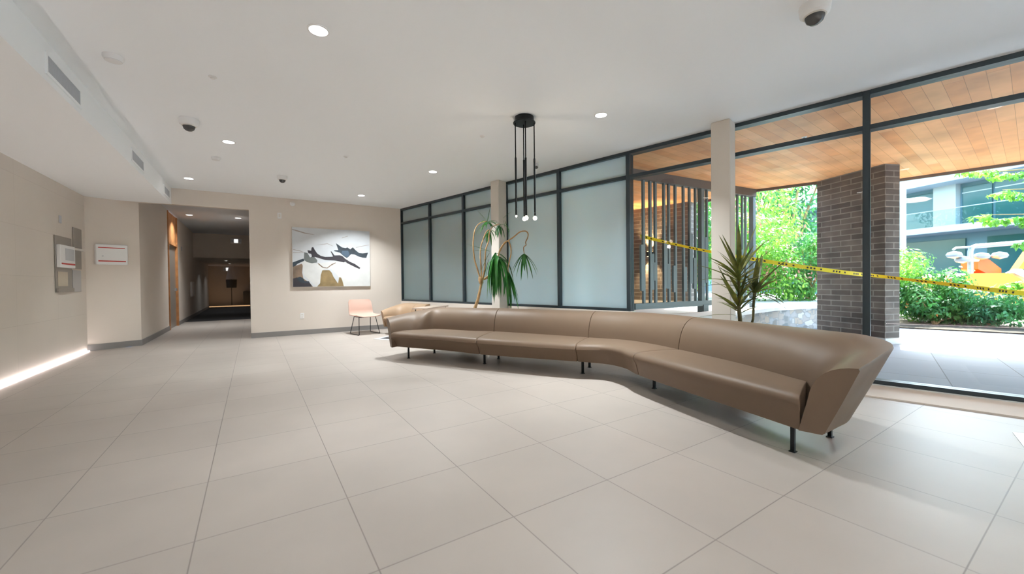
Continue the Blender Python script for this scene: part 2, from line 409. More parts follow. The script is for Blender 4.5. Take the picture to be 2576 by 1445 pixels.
for x, y, l in [(-1.381, 13.43, 'left one of the two small lights in the dark corridor ceiling'), (-.32, 13.43, 'right one of the two small lights in the dark corridor ceiling')]:
    downlight(x, y, 2.95, l, 'corridor ceiling lights', 12, True, .07)

for y_ in (19.8, 22.6): downlight(-.9, y_, 2.08, 'unseen small light added deep in the corridor to brighten its walls', 'added deep corridor fill lights', 2.0, True, .05)  # unseen lamps added so the far corridor does not go black
def dome_camera(x, y, z, s, ang, label):
    t = empty('dome_camera', (x, y, z), ang, label, 'security camera', 'ceiling dome cameras')
    MB().lathe([(.075*s, 0), (.078*s, -.012*s), (.072*s, -.055*s), (.055*s, -.065*s)], M['white'], 32).build('housing', t)
    MB().lathe([(.050*s, -.055*s), (.049*s, -.075*s), (.040*s, -.098*s), (.022*s, -.112*s), (.0001, -.117*s)], M['smoke'], 28).build('dome', t)
    e = MB(); e.lathe([(.056*s, -.06*s), (.057*s, -.068*s), (.050*s, -.070*s)], M['offwhite'], 28); e.build('bezel', t)
    return t
dome_camera(-.561, 5.59, ZC, 1.15, 0, 'white dome camera with dark lens near the left bulkhead')
dome_camera(.439, 7.71, ZC, 1.0, 0, 'small white dome camera with dark lens above the painting')
t = dome_camera(3.16, 1.13, ZC, 1.15, 0, 'white dome camera cut by the top edge, nearest the camera')
def detector(x, y, r, h, label, name='smoke_detector', cat='smoke detector'):
    t = empty(name, (x, y, ZC), 0, label, cat)
    MB().lathe([(r, 0), (r, -h*.4), (r*.8, -h*.85), (r*.45, -h), (.0001, -h)], M['white'], 28).build('cover', t)
    MB().lathe([(r*.83, -h*.62), (r*.86, -h*.66), (r*.80, -h*.86), (r*.74, -h*.84)], M['grille'], 28).build('sensor_ring', t)
    return t
detector(-.899, 4.37, .065, .045, 'round white smoke detector beside the near end of the bulkhead')
detector(-.416, 7.06, .055, .045, 'round white smoke detector between the two left recessed lights')
def sprinkler(x, y, z, label, up=False, drop=.014, mt='white'):
    t = empty('sprinkler', (x, y, z), 0, label, 'sprinkler')
    MB().lathe([(.032, 0), (.032, -.004), (.012, -.008), (.010, -drop)], M[mt], 20).build('escutcheon', t)
    MB().lathe([(.018, -drop), (.018, -drop-.003), (.0001, -drop-.003)], M[mt], 16).build('deflector', t)
    return t
sprinkler(-.267, 4.35, ZC, 'flat white sprinkler on the ceiling between the near detector and the big light')
sprinkler(1.142, 6.08, ZC, 'faint flat sprinkler on the ceiling above the painting')
sprinkler(2.425, 4.37, ZC, 'faint small sprinkler on the ceiling left of the pendant')
def spotlet(x, y, label):
    t = empty('ceiling_spotlight', (x, y, ZC), 0, label, 'spotlight')
    MB().lathe([(.045, 0), (.045, -.012), (.02, -.02), (.012, -.06)], M['white'], 20).build('mount', t)
    h = MB(); h.tube([(0, 0, -.05), (-.02, -.03, -.10)], .035, M['grille'], 16); h.tube([(-.02, -.03, -.10), (-.022, -.033, -.105)], .025, M['smoke'], 16); h.build('head', t)
spotlet(3.62, 4.86, 'small adjustable ceiling fitting with round grey head right of the pendant rods')
# grilles on the bulkhead side
def grille(y0, y1, z0, z1, label):
    t = empty('air_grille', (-1.25, (y0+y1)/2, (z0+z1)/2), 0, label, 'air vent', 'bulkhead air grilles')
    hy, hz = (y1-y0)/2, (z1-z0)/2; f = MB()
    f.box(0, .008, -hy-.03, hy+.03, hz, hz+.025, M['bulk']).box(0, .008, -hy-.03, hy+.03, -hz-.025, -hz, M['bulk'])
    f.box(0, .008, -hy-.03, -hy, -hz, hz, M['bulk']).box(0, .008, hy, hy+.03, -hz, hz, M['bulk']); f.build('frame', t)
    s = MB(); s.box(.0005, .002, -hy, hy, -hz, hz, M['grille'])
    n = int((y1-y0)/.012)
    for i in range(n): s.box(.002, .006, -hy+i*(2*hy/n)+.002, -hy+i*(2*hy/n)+.005, -hz, hz, M['grille'])
    s.build('slats', t)
grille(4.34, 5.0, 2.68, 2.80, 'near long grey air grille in the white bulkhead')
grille(6.79, 7.41, 2.68, 2.80, 'middle grey air grille in the white bulkhead')
grille(8.95, 9.45, 2.68, 2.80, 'far faint air grille in the bulkhead by the corridor opening')

# ------------------------------------------------------------------ pendant
t = empty('pendant_light', (2.546, 3.63, ZC), 0, 'black ceiling pendant with a round plate and four thin hanging rods with glowing bulbs', 'pendant light')
MB().lathe([(.105, 0), (.108, -.05), (.120, -.055), (.124, -.062), (.122, -.070), (.0001, -.071)], M['black'], 48).build('ceiling_plate', t)
for (dx, dy, zb, on) in [(-.092, .042, 1.812, 0), (-.028, -.060, 1.795, 1), (.010, .030, 1.80, 1), (.084, -.068, 1.80, 1)]:
    z = zb-ZC
    c = MB().tube([(dx, dy, -.07), (dx, dy, z+.65)], .0065, M['black'], 10); c.tube([(dx, dy, z+.65), (dx, dy, z+.012)], .0105, M['black'], 14)
    rod = c.build('rod', t)
    if on: MB().lathe([(.010, .016), (.0195, .004), (.0225, -.008), (.0195, -.020), (.011, -.028), (.0001, -.031)], M['bulb'], 20, (dx, dy, z)).build('bulb', rod)
    else: MB().lathe([(.010, .012), (.009, -.004), (.0001, -.008)], M['bulb'], 16, (dx, dy, z)).build('bulb', rod)
L = bpy.data.lights.new('pendant_glow', 'POINT'); L.energy = 6; L.color = (1, .85, .65); L.shadow_soft_size = .03
lo = bpy.data.objects.new('lamp', L); COL.objects.link(lo); lo.parent = t; lo.location = (.0, -.02, 1.70-ZC)

# ------------------------------------------------------------------ sofa
def crom(P, t):
    n = len(P)-1; i = min(int(t), n-1); u = t-i
    p0 = P[max(i-1, 0)]; p1 = P[i]; p2 = P[i+1]; p3 = P[min(i+2, n)]
    return .5*((2*p1)+(p2-p0)*u+(2*p0-5*p1+4*p2-p3)*u*u+(3*p1-p0-3*p2+p3)*u**3)
ZB = .165; ZT = .385
def seat_section(F, B, J, inset=0, wt=0):
    """closed section from front bottom round the seat to the rear bottom"""
    F = V((F.x, F.y, 0)); B = V((B.x, B.y, 0)); J = V((J.x, J.y, 0)); n = (J-F).normalized(); J2 = J+n*.05
    i = inset
    P = [B+V((0, 0, ZB+i))+n*i, B+(F-B)*.5+n*i+V((0, 0, (ZB+ZT)/2)), F+n*i+V((0, 0, ZT-.060)), F+n*(.006+i)+V((0, 0, ZT-.032)), F+n*(.024+i)+V((0, 0, ZT-.010-i)),
         F+n*(.060+i)+V((0, 0, ZT-i)), F.lerp(J, .35)+V((0, 0, ZT+.004-i)), F.lerp(J, .7)+V((0, 0, ZT-i)), J2+V((0, 0, ZT-.012-i)), J2+V((0, 0, ZB+i))]
    return P
def back_section(I, T, zt, O, n=9, inset=0, zi=None):
    zi = ZT-.02 if zi is None else zi
    a = V((I.x, I.y, zi)); c = V((I.x, I.y, 0)).lerp(V((T.x, T.y, 0)), .12)+V((0, 0, zt-.004)); b = V((T.x, T.y, zt-.006))
    d = (V((T.x, T.y, 0))-V((I.x, I.y, 0))).normalized()
    P = [V((I.x, I.y, ZB+.004))-d*.045]
    for k in range(n+1):
        u = k/n; q = a*(1-u)**2+c*2*u*(1-u)+b*u*u
        P.append(q+d*inset-V((0, 0, inset*.7)))
    e = V((T.x, T.y, zt-.020))+d*.005; P.append(e)
    o = V((O.x, O.y, ZB)); P.append(e.lerp(o, .5)); P.append(o+V((0, 0, .012))); P.append(o-d*.012)
    return P
def v2(p): return V((p[0], p[1], 0))
def sofa(name, root, seat, back, seams_s, seams_b, legs, lm, arms):
    """seat: stations (F,B,J); back: stations (I,T,zt,O); parts between seams"""
    Fs, Bs, Js = [[v2(s[k]) for s in seat] for k in range(3)]
    for a, b in zip(seams_s[:-1], seams_s[1:]):
        n = max(6, int((b-a)*8)); secs = []
        ts = [a+.002, a+.012]+[a+.03+(b-a-.06)*k/n for k in range(n+1)]+[b-.012, b-.002]
        for k, tt in enumerate(ts):
            ins = .009 if k in (0, len(ts)-1) else (.002 if k in (1, len(ts)-2) else 0)
            secs.append(seat_section(crom(Fs, tt), crom(Bs, tt), crom(Js, tt), ins))
        MB().loft(secs, lm).build('seat', root, 50)
    Is, Ts, Os = [[v2(s[k]) for s in back] for k in (0, 1, 3)]; Z = [V((0, 0, s[2])) for s in back]; Zi = [V((0, 0, s[4] if len(s) > 4 else ZT-.02)) for s in back]
    nb = len(seams_b)-1
    for q, (a, b) in enumerate(zip(seams_b[:-1], seams_b[1:])):
        n = max(8, int((b-a)*9)); secs = []
        i0 = .010 if q > 0 else 0; i1 = .010 if q < nb-1 else 0
        ts = [a+.0015, a+.010]+[a+.025+(b-a-.05)*k/n for k in range(n+1)]+[b-.010, b-.0015]
        for k, tt in enumerate(ts):
            ins = i0 if k == 0 else (i1 if k == len(ts)-1 else 0)
            secs.append(back_section(crom(Is, tt), crom(Ts, tt), crom(Z, tt).z, crom(Os, tt), inset=ins, zi=crom(Zi, tt).z))
        MB().loft(secs, lm).build('backrest', root, 50)
    for x, y in legs:
        l = MB(); l.box(x-.011, x+.011, y-.011, y+.011, .006, ZB+.03, M['black']); l.box(x-.018, x+.018, y-.018, y+.018, 0, .006, M['black'])
        child_clear(root, l, 'leg')
nl = V((.873, .487, 0)); ol = V((-.487, .873, 0)); F0 = V((1.627, 5.708, 0))
o2 = V((-.205, -.979, 0)); n2 = V((.979, -.205, 0)); F4 = V((2.74, 1.06, 0))
def LA(a, b): p = F0+ol*a+nl*b; return (p.x, p.y)
def RA(a, b): p = F4+o2*a+n2*b; return (p.x, p.y)
seat = [(LA(0, 0), LA(0, .13), LA(-.02, .66)), (LA(-.5, 0), LA(-.5, .14), LA(-.42, .70)), (LA(-1.0, 0), LA(-1.0, .15), LA(-.9, .70)),
        ((2.33, 4.42), (2.42, 4.50), (2.92, 4.99)), ((2.65, 3.87), (2.76, 3.95), (3.27, 4.30)), ((3.0, 3.33), (3.11, 3.42), (3.55, 3.70)),
        ((3.20, 3.11), (3.27, 3.13), (3.75, 3.25)), ((3.20, 2.87), (3.27, 2.86), (3.74, 2.86)),
        ((3.085, 2.60), (3.14, 2.58), (3.66, 2.50)), ((2.95, 2.05), (3.00, 2.04), (3.52, 1.97)), ((2.845, 1.55), (2.89, 1.54), (3.38, 1.55)), ((2.74, 1.06), (2.78, 1.07), (3.22, 1.20))]
armR = [(.0, .545), (.06, .47), (.10, .38), (.10, .26), (.075, .12), (.03, .02)]
# right end, seen from F4: inner foot, rim, height, outer foot
Rst = [((3.24, 1.30), (3.64, 1.22), .70, (3.36, 1.22)), ((3.17, 1.14), (3.60, .98), .692, (3.34, 1.06)), ((3.06, 1.065), (3.46, .815), .662, (3.23, .965)),
       ((2.92, 1.03), (3.16, .80), .628, (3.02, .955)), ((2.77, 1.03), (2.84, .81), .585, (2.80, .955))]
def mir(p, kb=1.12):
    d = V((p[0], p[1], 0))-F4; a = d.dot(o2); b = d.dot(n2); return LA(a, b*kb)
Lst = [(mir(s[0]), mir(s[1], 1.05), s[2]-.005, mir(s[3])) for s in reversed(Rst)]
Lst[-1] = (LA(-.28, .69), LA(-.28, .98), .697, LA(-.28, .80))
back = Lst+[(LA(-.9, .70), LA(-.9, .97), .70, LA(-.9, .82)),
            ((2.92, 4.99), (3.14, 5.16), .70, (3.03, 5.06)), ((3.27, 4.30), (3.49, 4.43), .70, (3.38, 4.36)), ((3.55, 3.70), (3.78, 3.78), .70, (3.66, 3.74)),
            ((3.75, 3.25), (4.01, 3.28), .70, (3.86, 3.26)), ((3.74, 2.86), (4.02, 2.84), .70, (3.85, 2.85)),
            ((3.66, 2.50), (3.94, 2.47), .70, (3.77, 2.49)), ((3.52, 1.97), (3.83, 1.92), .70, (3.63, 1.95)), ((3.38, 1.60), (3.73, 1.52), .70, (3.49, 1.57))]+Rst
root = empty('sofa', (2.9, 3.2, 0), 0, 'long curved taupe leather sofa on thin black legs, with flared ends, before the glass wall', 'sofa')
nb = len(back)-1
class _R: pass
legs = [(1.869, 5.639), (2.335, 5.813), (2.57, 4.644), (2.90, 4.83), (3.243, 3.477), (3.537, 3.668), (3.367, 2.573), (3.66, 2.46), (2.832, 1.132), (3.302, 1.096)]
_old_build = MB.build
def build_local(s, name, parent=None, *a, **k):
    if parent is not None and parent.type == 'EMPTY' and name in ('seat', 'backrest') and parent.get('label', '').find('sofa') >= 0:
        inv = (Matrix.Translation(parent.location) @ Matrix.Rotation(parent.rotation_euler.z, 4, 'Z')).inverted()
        s.v = [tuple(inv @ V(v)) for v in s.v]
    return _old_build(s, name, parent, *a, **k)
MB.build = build_local
sofa('sofa', root, seat, back, [0, 3, 5, 8, 11], [0, 6, 8, 11, nb], legs, M['leather'], None)
# second, tan sofa against the frosted glass
def TW(s, n): p = wp(s, n); return (p.x, p.y)
root2 = empty('sofa', (3.0, 7.9, 0), 0, 'lighter tan sofa behind the left end of the long taupe sofa, under the frosted glass', 'sofa')
seat2 = [(TW(9.05, -1.02), TW(9.05, -.95), TW(9.0, -.60)), (TW(8.68, -1.02), TW(8.68, -.95), TW(8.68, -.58)), (TW(8.3, -1.0), TW(8.3, -.93), TW(8.3, -.58))]
back2 = [(TW(9.06, -1.0), TW(9.22, -.98), .50, TW(9.12, -.97)), (TW(9.08, -.88), TW(9.28, -.76), .555, TW(9.16, -.80)), (TW(9.06, -.70), TW(9.30, -.44), .63, TW(9.18, -.54)),
         (TW(8.95, -.60), TW(9.1, -.36), .65, TW(9.02, -.48)), (TW(8.68, -.58), TW(8.68, -.35), .65, TW(8.68, -.47)), (TW(8.3, -.58), TW(8.3, -.35), .65, TW(8.3, -.47))]
sofa('sofa', root2, seat2, back2, [0, 1, 2], [0, 4, 5], [TW(8.95, -.9), TW(8.95, -.62), TW(8.4, -.9), TW(8.4, -.62)], M['leather2'], None)
MB.build = _old_build

# ------------------------------------------------------------------ blush chair
def shell_chair(loc, rz, label):
    t = empty('lounge_chair', loc, rz, label, 'chair')
    # local: faces -y; width x
    def shell(u, v):   # u -1..1 across, v 0..1 seat front to back top
        if v < .5:
            q = v/.5; y = -.25+.44*q; z = .405-.030*math.sin(q*math.pi)*(1-u*u*.5)+.0*q
            if q < .15: z -= (.15-q)*.12
        else:
            q = (v-.5)/.5; y = .19+.085*q-.02*math.sin(q*math.pi)+.03*math.sin(min(q*3, 1)*math.pi/2); z = .405+.335*(q**1.05)
        wdt = .245+.02*math.sin(v*math.pi)-(.03 if v > .93 else 0)*(v-.93)/.07
        z += .03*abs(u)**3*(1 if v < .5 else 0)
        y -= (.035*abs(u)**3 if v >= .5 else 0)
        return V((u*wdt, y, z))
    nu, nv = 16, 28; top = [[shell(-1+2*i/nu, j/nv) for i in range(nu+1)] for j in range(nv+1)]
    def sm(P):  # smooth the seat/back junction
        for _ in range(3):
            for j in range(nv//2-3, nv//2+4):
                for i in range(nu+1): P[j][i] = (P[j-1][i]+P[j][i]*2+P[j+1][i])/4
        return P
    top = sm(top); vs = []; nrm = []
    for j in range(nv+1):
        for i in range(nu+1):
            du = top[j][min(i+1, nu)]-top[j][max(i-1, 0)]; dv = top[min(j+1, nv)][i]-top[max(j-1, 0)][i]
            nrm.append(du.cross(dv).normalized())
    flat = [top[j][i] for j in range(nv+1) for i in range(nu+1)]
    vs = flat+[p-n*.014 for p, n in zip(flat, nrm)]; o = len(flat); W_ = nu+1; fs = []
    for j in range(nv):
        for i in range(nu):
            a = j*W_+i; fs += [[a, a+1, a+1+W_, a+W_], [o+a+W_, o+a+1+W_, o+a+1, o+a]]
    for i in range(nu): fs += [[i+1, i, o+i, o+i+1], [nv*W_+i, nv*W_+i+1, o+nv*W_+i+1, o+nv*W_+i]]
    for j in range(nv): fs += [[j*W_, (j+1)*W_, o+(j+1)*W_, o+j*W_], [(j+1)*W_+nu, j*W_+nu, o+j*W_+nu, o+(j+1)*W_+nu]]
    MB().add(vs, fs, M['blush'], True).build('seat_shell', t, 60)
    for sx in (-1, 1):
        x = sx*.20
        MB().tube([(x*.9, .13, .375), (x*1.12, .24, .012), (x*1.14, .225, .008), (x*1.14, -.225, .008), (x*1.12, -.24, .012), (x*.9, -.13, .375), (x*.9, .13, .375)], .0075, M['black'], 8).build('sled_leg', t)
    MB().tube([(-.18, -.13, .37), (.18, -.13, .37)], .007, M['black'], 8).build('crossbar', t)
    return t
shell_chair((2.02, 8.98, 0), math.radians(10), 'blush shell chair on a black wire frame by the wall, left of the tan sofa')
# slim pale table reaching over the tan sofa
t = empty('side_table', (2.95, 7.48, 0), 0, 'narrow pale table top just above the left end of the long taupe sofa back', 'table')
tb = MB(); tb.prism([(-.45, -.18), (-.25, -.43), (.45, .19), (.25, .44)], .595, .618, M['tabletop']); tb.build('table_top', t)
for x_, y_ in ((-.40, -.18), (-.25, -.37), (.40, .19), (.25, .38)): MB().tube([(x_, y_, 0), (x_*.95, y_*.95, .597)], .009, M['black'], 8).build('leg', t)

# ------------------------------------------------------------------ painting
t = empty('painting', (1.505, YB, 1.67), 0, 'wide abstract canvas of white, slate and ochre shapes hanging on the back wall', 'painting')
PX0, PX1, PZ0, PZ1 = -.795, .795, -.637, .637
c = MB(); c.box(PX0, PX1, -.045, -.003, PZ0, PZ1, M['art_bg'])
def art(poly, mt, lay):
    # poly in 0..1000 picture coordinates, y down
    P = [(PX0+x/1000*(PX1-PX0), PZ1-y/1000*(PZ1-PZ0)) for x, y in poly]
    c.add([V((x, -.0452-lay*.0004, z)) for x, z in P], [list(range(len(P)))], mt)
art([(690, 470), (760, 420), (850, 470), (940, 500), (1000, 480), (1000, 1000), (640, 1000), (560, 820), (480, 700), (430, 690), (350, 720), (340, 900), (280, 1000), (230, 930), (130, 800), (110, 600), (130, 560), (300, 600), (520, 560)], M['art_bg2'], 1)
art([(0, 660), (110, 610), (120, 640), (112, 760), (125, 860), (200, 930), (240, 1000), (0, 1000)], M['art_brown'], 2)
art([(0, 860), (50, 840), (100, 900), (190, 905), (230, 1000), (0, 1000)], M['art_char'], 3)
art([(45, 850), (85, 828), (120, 850), (140, 905), (200, 915), (195, 935), (110, 930), (60, 900)], M['art_dark'], 4)
art([(340, 800), (360, 720), (380, 715), (450, 715), (480, 760), (500, 830), (560, 950), (575, 840), (600, 845), (618, 900), (635, 1000), (290, 1000), (330, 940)], M['art_ochre'], 2)
art([(0, 590), (130, 520), (140, 560), (60, 610), (30, 650), (0, 665)], M['art_dark'], 5)
art([(135, 540), (140, 415), (180, 425), (210, 500), (250, 470), (300, 545), (295, 585), (230, 600), (170, 580)], M['art_grey'], 4)
art([(180, 378), (225, 385), (232, 330), (252, 322), (270, 370), (300, 430), (345, 470), (400, 485), (480, 480), (500, 475), (470, 390), (480, 385), (520, 455), (590, 450), (625, 465), (660, 510), (720, 560), (790, 600), (865, 670), (850, 690), (780, 650), (690, 590), (660, 560), (640, 575), (530, 545), (400, 540), (300, 500), (270, 490), (235, 495), (225, 440), (190, 430)], M['art_char'], 6)
art([(540, 240), (570, 265), (620, 310), (670, 320), (690, 305), (730, 340), (765, 300), (800, 350), (850, 400), (900, 405), (975, 390), (950, 485), (900, 485), (840, 465), (790, 430), (740, 425), (700, 480), (680, 495), (640, 460), (590, 400), (520, 380), (515, 365), (570, 360)], M['art_dark'], 7)
art([(620, 370), (700, 365), (720, 430), (690, 485), (660, 470), (610, 420)], M['art_blue'], 8)
art([(300, 590), (318, 600), (370, 660), (420, 672), (480, 610), (530, 580), (535, 590), (480, 630), (425, 685), (360, 672), (315, 620)], M['art_brown'], 5)
art([(0, 33), (60, 50), (160, 85), (270, 108), (268, 112), (150, 98), (55, 66), (0, 45)], M['art_line'], 3)
art([(10, 370), (90, 390), (140, 415), (138, 420), (85, 398), (10, 378)], M['art_line'], 3)
art([(5, 425), (130, 418), (130, 423), (5, 433)], M['art_line'], 3)
art([(620, 140), (700, 100), (703, 106), (622, 148)], M['art_line'], 3)
art([(805, 300), (900, 268), (990, 245), (990, 250), (905, 276), (808, 308)], M['art_line'], 3)
art([(270, 290), (370, 265), (430, 250), (500, 290), (498, 295), (430, 258), (372, 271)], M['art_line'], 3)
c.build('canvas', t)
f = MB(); f.box(PX0-.004, PX1+.004, -.046, -.002, PZ1, PZ1+.004, M['offwhite']).box(PX0-.004, PX1+.004, -.046, -.002, PZ0-.004, PZ0, M['offwhite']).box(PX0-.004, PX0, -.046, -.002, PZ0, PZ1, M['offwhite']).box(PX1, PX1+.004, -.046, -.002, PZ0, PZ1, M['offwhite'])
f.build('edge_trim', t)

# ------------------------------------------------------------------ wall plates
def plate(x, z, label, kind):
    t = empty('wall_plate' if kind != 'outlet' else 'power_outlet', (x, YB, z), 0, label, 'wall plate' if kind != 'outlet' else 'outlet')
    MB().box(-.036, .036, -.007, 0, -.06, .06, M['white'], None, .002).build('plate', t)
    if kind == 'outlet':
        for dz in (-.026, .026): MB().box(-.017, .017, -.0085, -.0065, dz-.015, dz+.015, M['offwhite'], None, .001).build('socket', t)
    else: MB().box(-.017, .017, -.0095, -.0065, -.034, .034, M['offwhite'], None, .001).build('button', t)
plate(.487, 2.535, 'small white wall plate high up, left of the painting', 'plate')
plate(.876, .408, 'white power outlet low on the wall below the painting', 'outlet')
t = empty('wall_sensor', (.728, YB, 2.80), 0, 'small white sensor on the back wall just under the ceiling', 'sensor')
b = MB(); b.lathe([(.02, 0), (.045, -.012), (.05, -.04), (.03, -.06), (.0001, -.062)], M['white'], 24); b.v = [(x, z, y) for x, y, z in b.v]; b.build('housing', t)
MB().box(-.03, .03, -.07, -.0, .02, .05, M['offwhite'], None, .003).build('mount', t)

# ------------------------------------------------------------------ left wall fittings
t = empty('intercom_panel', (XL+.003, 8.74, 1.5), 0, 'recessed intercom panel with white screen box and notice in the left wall', 'intercom')
f = MB(); f.box(0, .006, -.50, .13, -.49, .33, M['stain'], None, .002); f.build('steel_plate', t)
f = MB(); f.box(.004, .05, -.46, .10, -.13, .20, M['white'], None, .006); bx = f.build('screen_box', t)
MB().box(.050, .052, -.28, .06, -.02, .155, M['grille']).build('screen', bx)
MB().box(.050, .053, -.43, .08, -.085, -.062, M['red']).build('red_line', bx)
MB().box(.006, .009, -.42, -.06, -.40, -.19, M['paper']).build('notice', t)
MB().box(.006, .03, -.48, .11, -.485, -.43, M['stain']).build('lower_ledge', t)
t = empty('steel_wall_panel', (XL+.002, 9.09, 1.5), 0, 'dark steel plate in two squares beside the intercom panel', 'panel')
MB().box(0, .012, -.16, .20, .20, .52, M['stain'], None, .002).build('upper_plate', t)
MB().box(0, .012, -.16, .17, -.13, .16, M['stain'], None, .002).build('lower_plate', t)
MB().box(0, .03, -.20, .24, .163, .197, M['offwhite'], None, .003).build('divider', t)
MB().box(0, .008, -.20, .15, -.49, -.15, M['alu'], None, .002).build('foot_plate', t)
o = MB().box(XL, XL+.012, 8.43, 8.50, 2.02, 2.13, M['grille'], None, .002).build('wall_sensor'); tag(o, 'small grey rectangular plate on the tiled wall above the intercom', 'sensor')
a = math.atan2(.32, .62)
t = empty('fire_alarm_box', (-2.075, 9.64, 1.64), a, 'white wall box with two red stripes and a keyhole, on the angled wall', 'alarm box')
MB().box(-.205, .205, -.075, 0, -.175, .175, M['white'], None, .008).build('housing', t)
MB().box(-.175, .165, -.078, -.074, .108, .122, M['red']).build('red_stripe', t)
MB().box(-.175, .175, -.078, -.074, -.125, -.105, M['red']).build('red_stripe', t)
d = MB(); d.box(-.195, .185, -.0765, -.0745, -.15, .15, M['white']); d.build('door', t)
d = MB(); d.tube([(-.12, -.075, -.03), (-.12, -.085, -.03)], .011, M['grille'], 14); d.build('lock', t)

# ------------------------------------------------------------------ corridor
t = struct(empty('door_1', (-1.73, 13.4, 0)), 'wood framed door in the left corridor wall')
f = MB(); f.box(-.05, .02, -.70, -.62, 0, 2.93, M['wood']).box(-.05, .02, .62, .70, 0, 2.93, M['wood']).box(-.05, .02, -.62, .62, 2.13, 2.20, M['wood']); f.build('door_frame', t)
MB().box(-.045, -.0, -.62, .62, 2.20, 2.93, M['wood']).build('transom_panel', t)
MB().box(-.06, -.03, -.62, .62, 0, 2.13, M['stain']).build('door_leaf', t)
MB().box(-.03, .01, .45, .56, .95, 1.02, M['alu']).build('door_handle', t)
o = MB().box(-1.755, -1.70, 16.9, 17.6, .72, 1.22, M['white'], None, .01).build('notice_box'); tag(o, 'white box hanging on the left wall of the dark corridor', 'box')
o = MB().box(-1.745, -1.72, 14.9, 15.0, 2.1, 2.22, M['grille'], None, .003).build('door_strike_plate'); tag(o, 'small dark plate high on the corridor wall past the wooden door', 'plate')
def emergency(x, y, z, s, label):
    t = empty('emergency_light', (x, y, z), 0, label, 'emergency light', 'emergency lights in the corridor')
    MB().box(-.17*s, .17*s, -.06, 0, -.09*s, .09*s, M['white'], None, .012).build('housing', t)
    e = MB(); e.box(-.06*s, .06*s, -.064, -.058, -.07*s, .07*s, M['lamplow']); e.build('lens', t)
    for sx in (-1, 1):
        h = MB(); h.tube([(sx*.11*s, -.06, 0), (sx*.11*s, -.10, -.01)], .035*s, M['grille'], 14); h.build('lamp_head', t)
emergency(-.505, 18.0, 2.72, 1.0, 'white emergency light on the corridor bulkhead, the nearer and higher of two')
emergency(-1.12, 25.99, 1.93, 1.15, 'white emergency light on the far wall, the farther and lower of two')
o = MB().box(-2.25, -1.95, 25.4, 25.98, 0, 2.38, M['offwhite'], None, .01).build('cabinet_panel'); tag(o, 'tall pale panel standing in the far room at the end of the corridor', 'panel')
t = empty('floor_lamp', (-.95, 25.5, 0), 0, 'dim lamp with a white cone shade in the far room', 'lamp')
MB().lathe([(.14, 0), (.14, .02), (.015, .03), (.015, 1.45)], M['black'], 20).build('stand', t)
MB().lathe([(.24, 1.40), (.10, 2.10)], M['white'], 28).build('lamp_shade', t)
MB().lathe([(.22, .95), (.24, 1.38), (.0001, 1.38)], M['pot'], 24).build('dark_drum', t)
o = MB().box(-.45, -.10, 25.5, 25.95, 0, .75, M['pot'], None, .02).build('storage_bin'); tag(o, 'dark low bin at the right end of the far room', 'bin')
o = MB().box(-2.1, -.15, 24.7, 25.3, 0.001, .02, M['led'].copy()).build('lit_floor_glow'); tag(o, 'warmly lit floor at the far end of the corridor, drawn as a glowing slab', 'light strip')  # light on the far room floor, put in as a glowing slab
m_ = o.data.materials[0]; m_.name = 'warm_lit_floor'; m_.node_tree.nodes['Emission'].inputs[0].default_value = (1, .60, .30, 1); m_.node_tree.nodes['Emission'].inputs[1].default_value = .5

# ------------------------------------------------------------------ floor grilles
t = empty('floor_mat', (4.42, .42, 0), math.atan2(.2308, .973), 'dark entrance mat in a metal frame at the right edge of the floor', 'mat')
MB().box(-1.3, 0, -2.4, 0, .0, .004, M['alu']).build('metal_frame', t)
MB().box(-1.26, -.045, -2.36, -.045, .004, .007, M['rubber']).build('mat_surface', t)
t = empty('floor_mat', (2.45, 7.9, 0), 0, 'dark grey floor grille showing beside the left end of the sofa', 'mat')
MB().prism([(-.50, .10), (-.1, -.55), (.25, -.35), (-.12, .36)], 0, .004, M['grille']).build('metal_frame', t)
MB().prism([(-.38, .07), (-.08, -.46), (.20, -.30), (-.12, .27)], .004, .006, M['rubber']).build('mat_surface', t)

# ------------------------------------------------------------------ indoor plants
def blade(mb, base, d, L, w, droop, mt, n=7, fold=.3):
    d = V(d).normalized(); side = d.cross(V((0, 0, 1)))
    side = side.normalized() if side.length > .05 else V((1, 0, 0)); p = V(base); vs = []; fs = []
    dd = d.copy()
    for i in range(n+1):
        u = i/n; wd = w*(math.sin(math.pi*min(1, .25+.75*(u**.8)))**.8 if u < 1 else 0)*(1 if u > .15 else .55+.45*u/.15)
        up = side.cross(dd).normalized()
        vs += [p-side*wd+up*wd*fold, p, p+side*wd+up*wd*fold]
        dd = (dd+V((0, 0, -droop/n))).normalized(); p = p+dd*(L/n)
    for i in range(n): fs += [[i*3, i*3+1, i*3+4, i*3+3], [i*3+1, i*3+2, i*3+5, i*3+4]]
    mb.add(vs, fs, mt, True)
def pot(t, r, h, name='pot'):
    MB().lathe([(r*.75, 0), (r*.8, .01), (r, h-.02), (r, h), (r-.02, h), (r-.03, h-.03)], M['pot'], 32).build(name, t)
    MB().lathe([(.0001, h-.032), (r-.026, h-.03)], M['soil'], 32).build('soil', t)
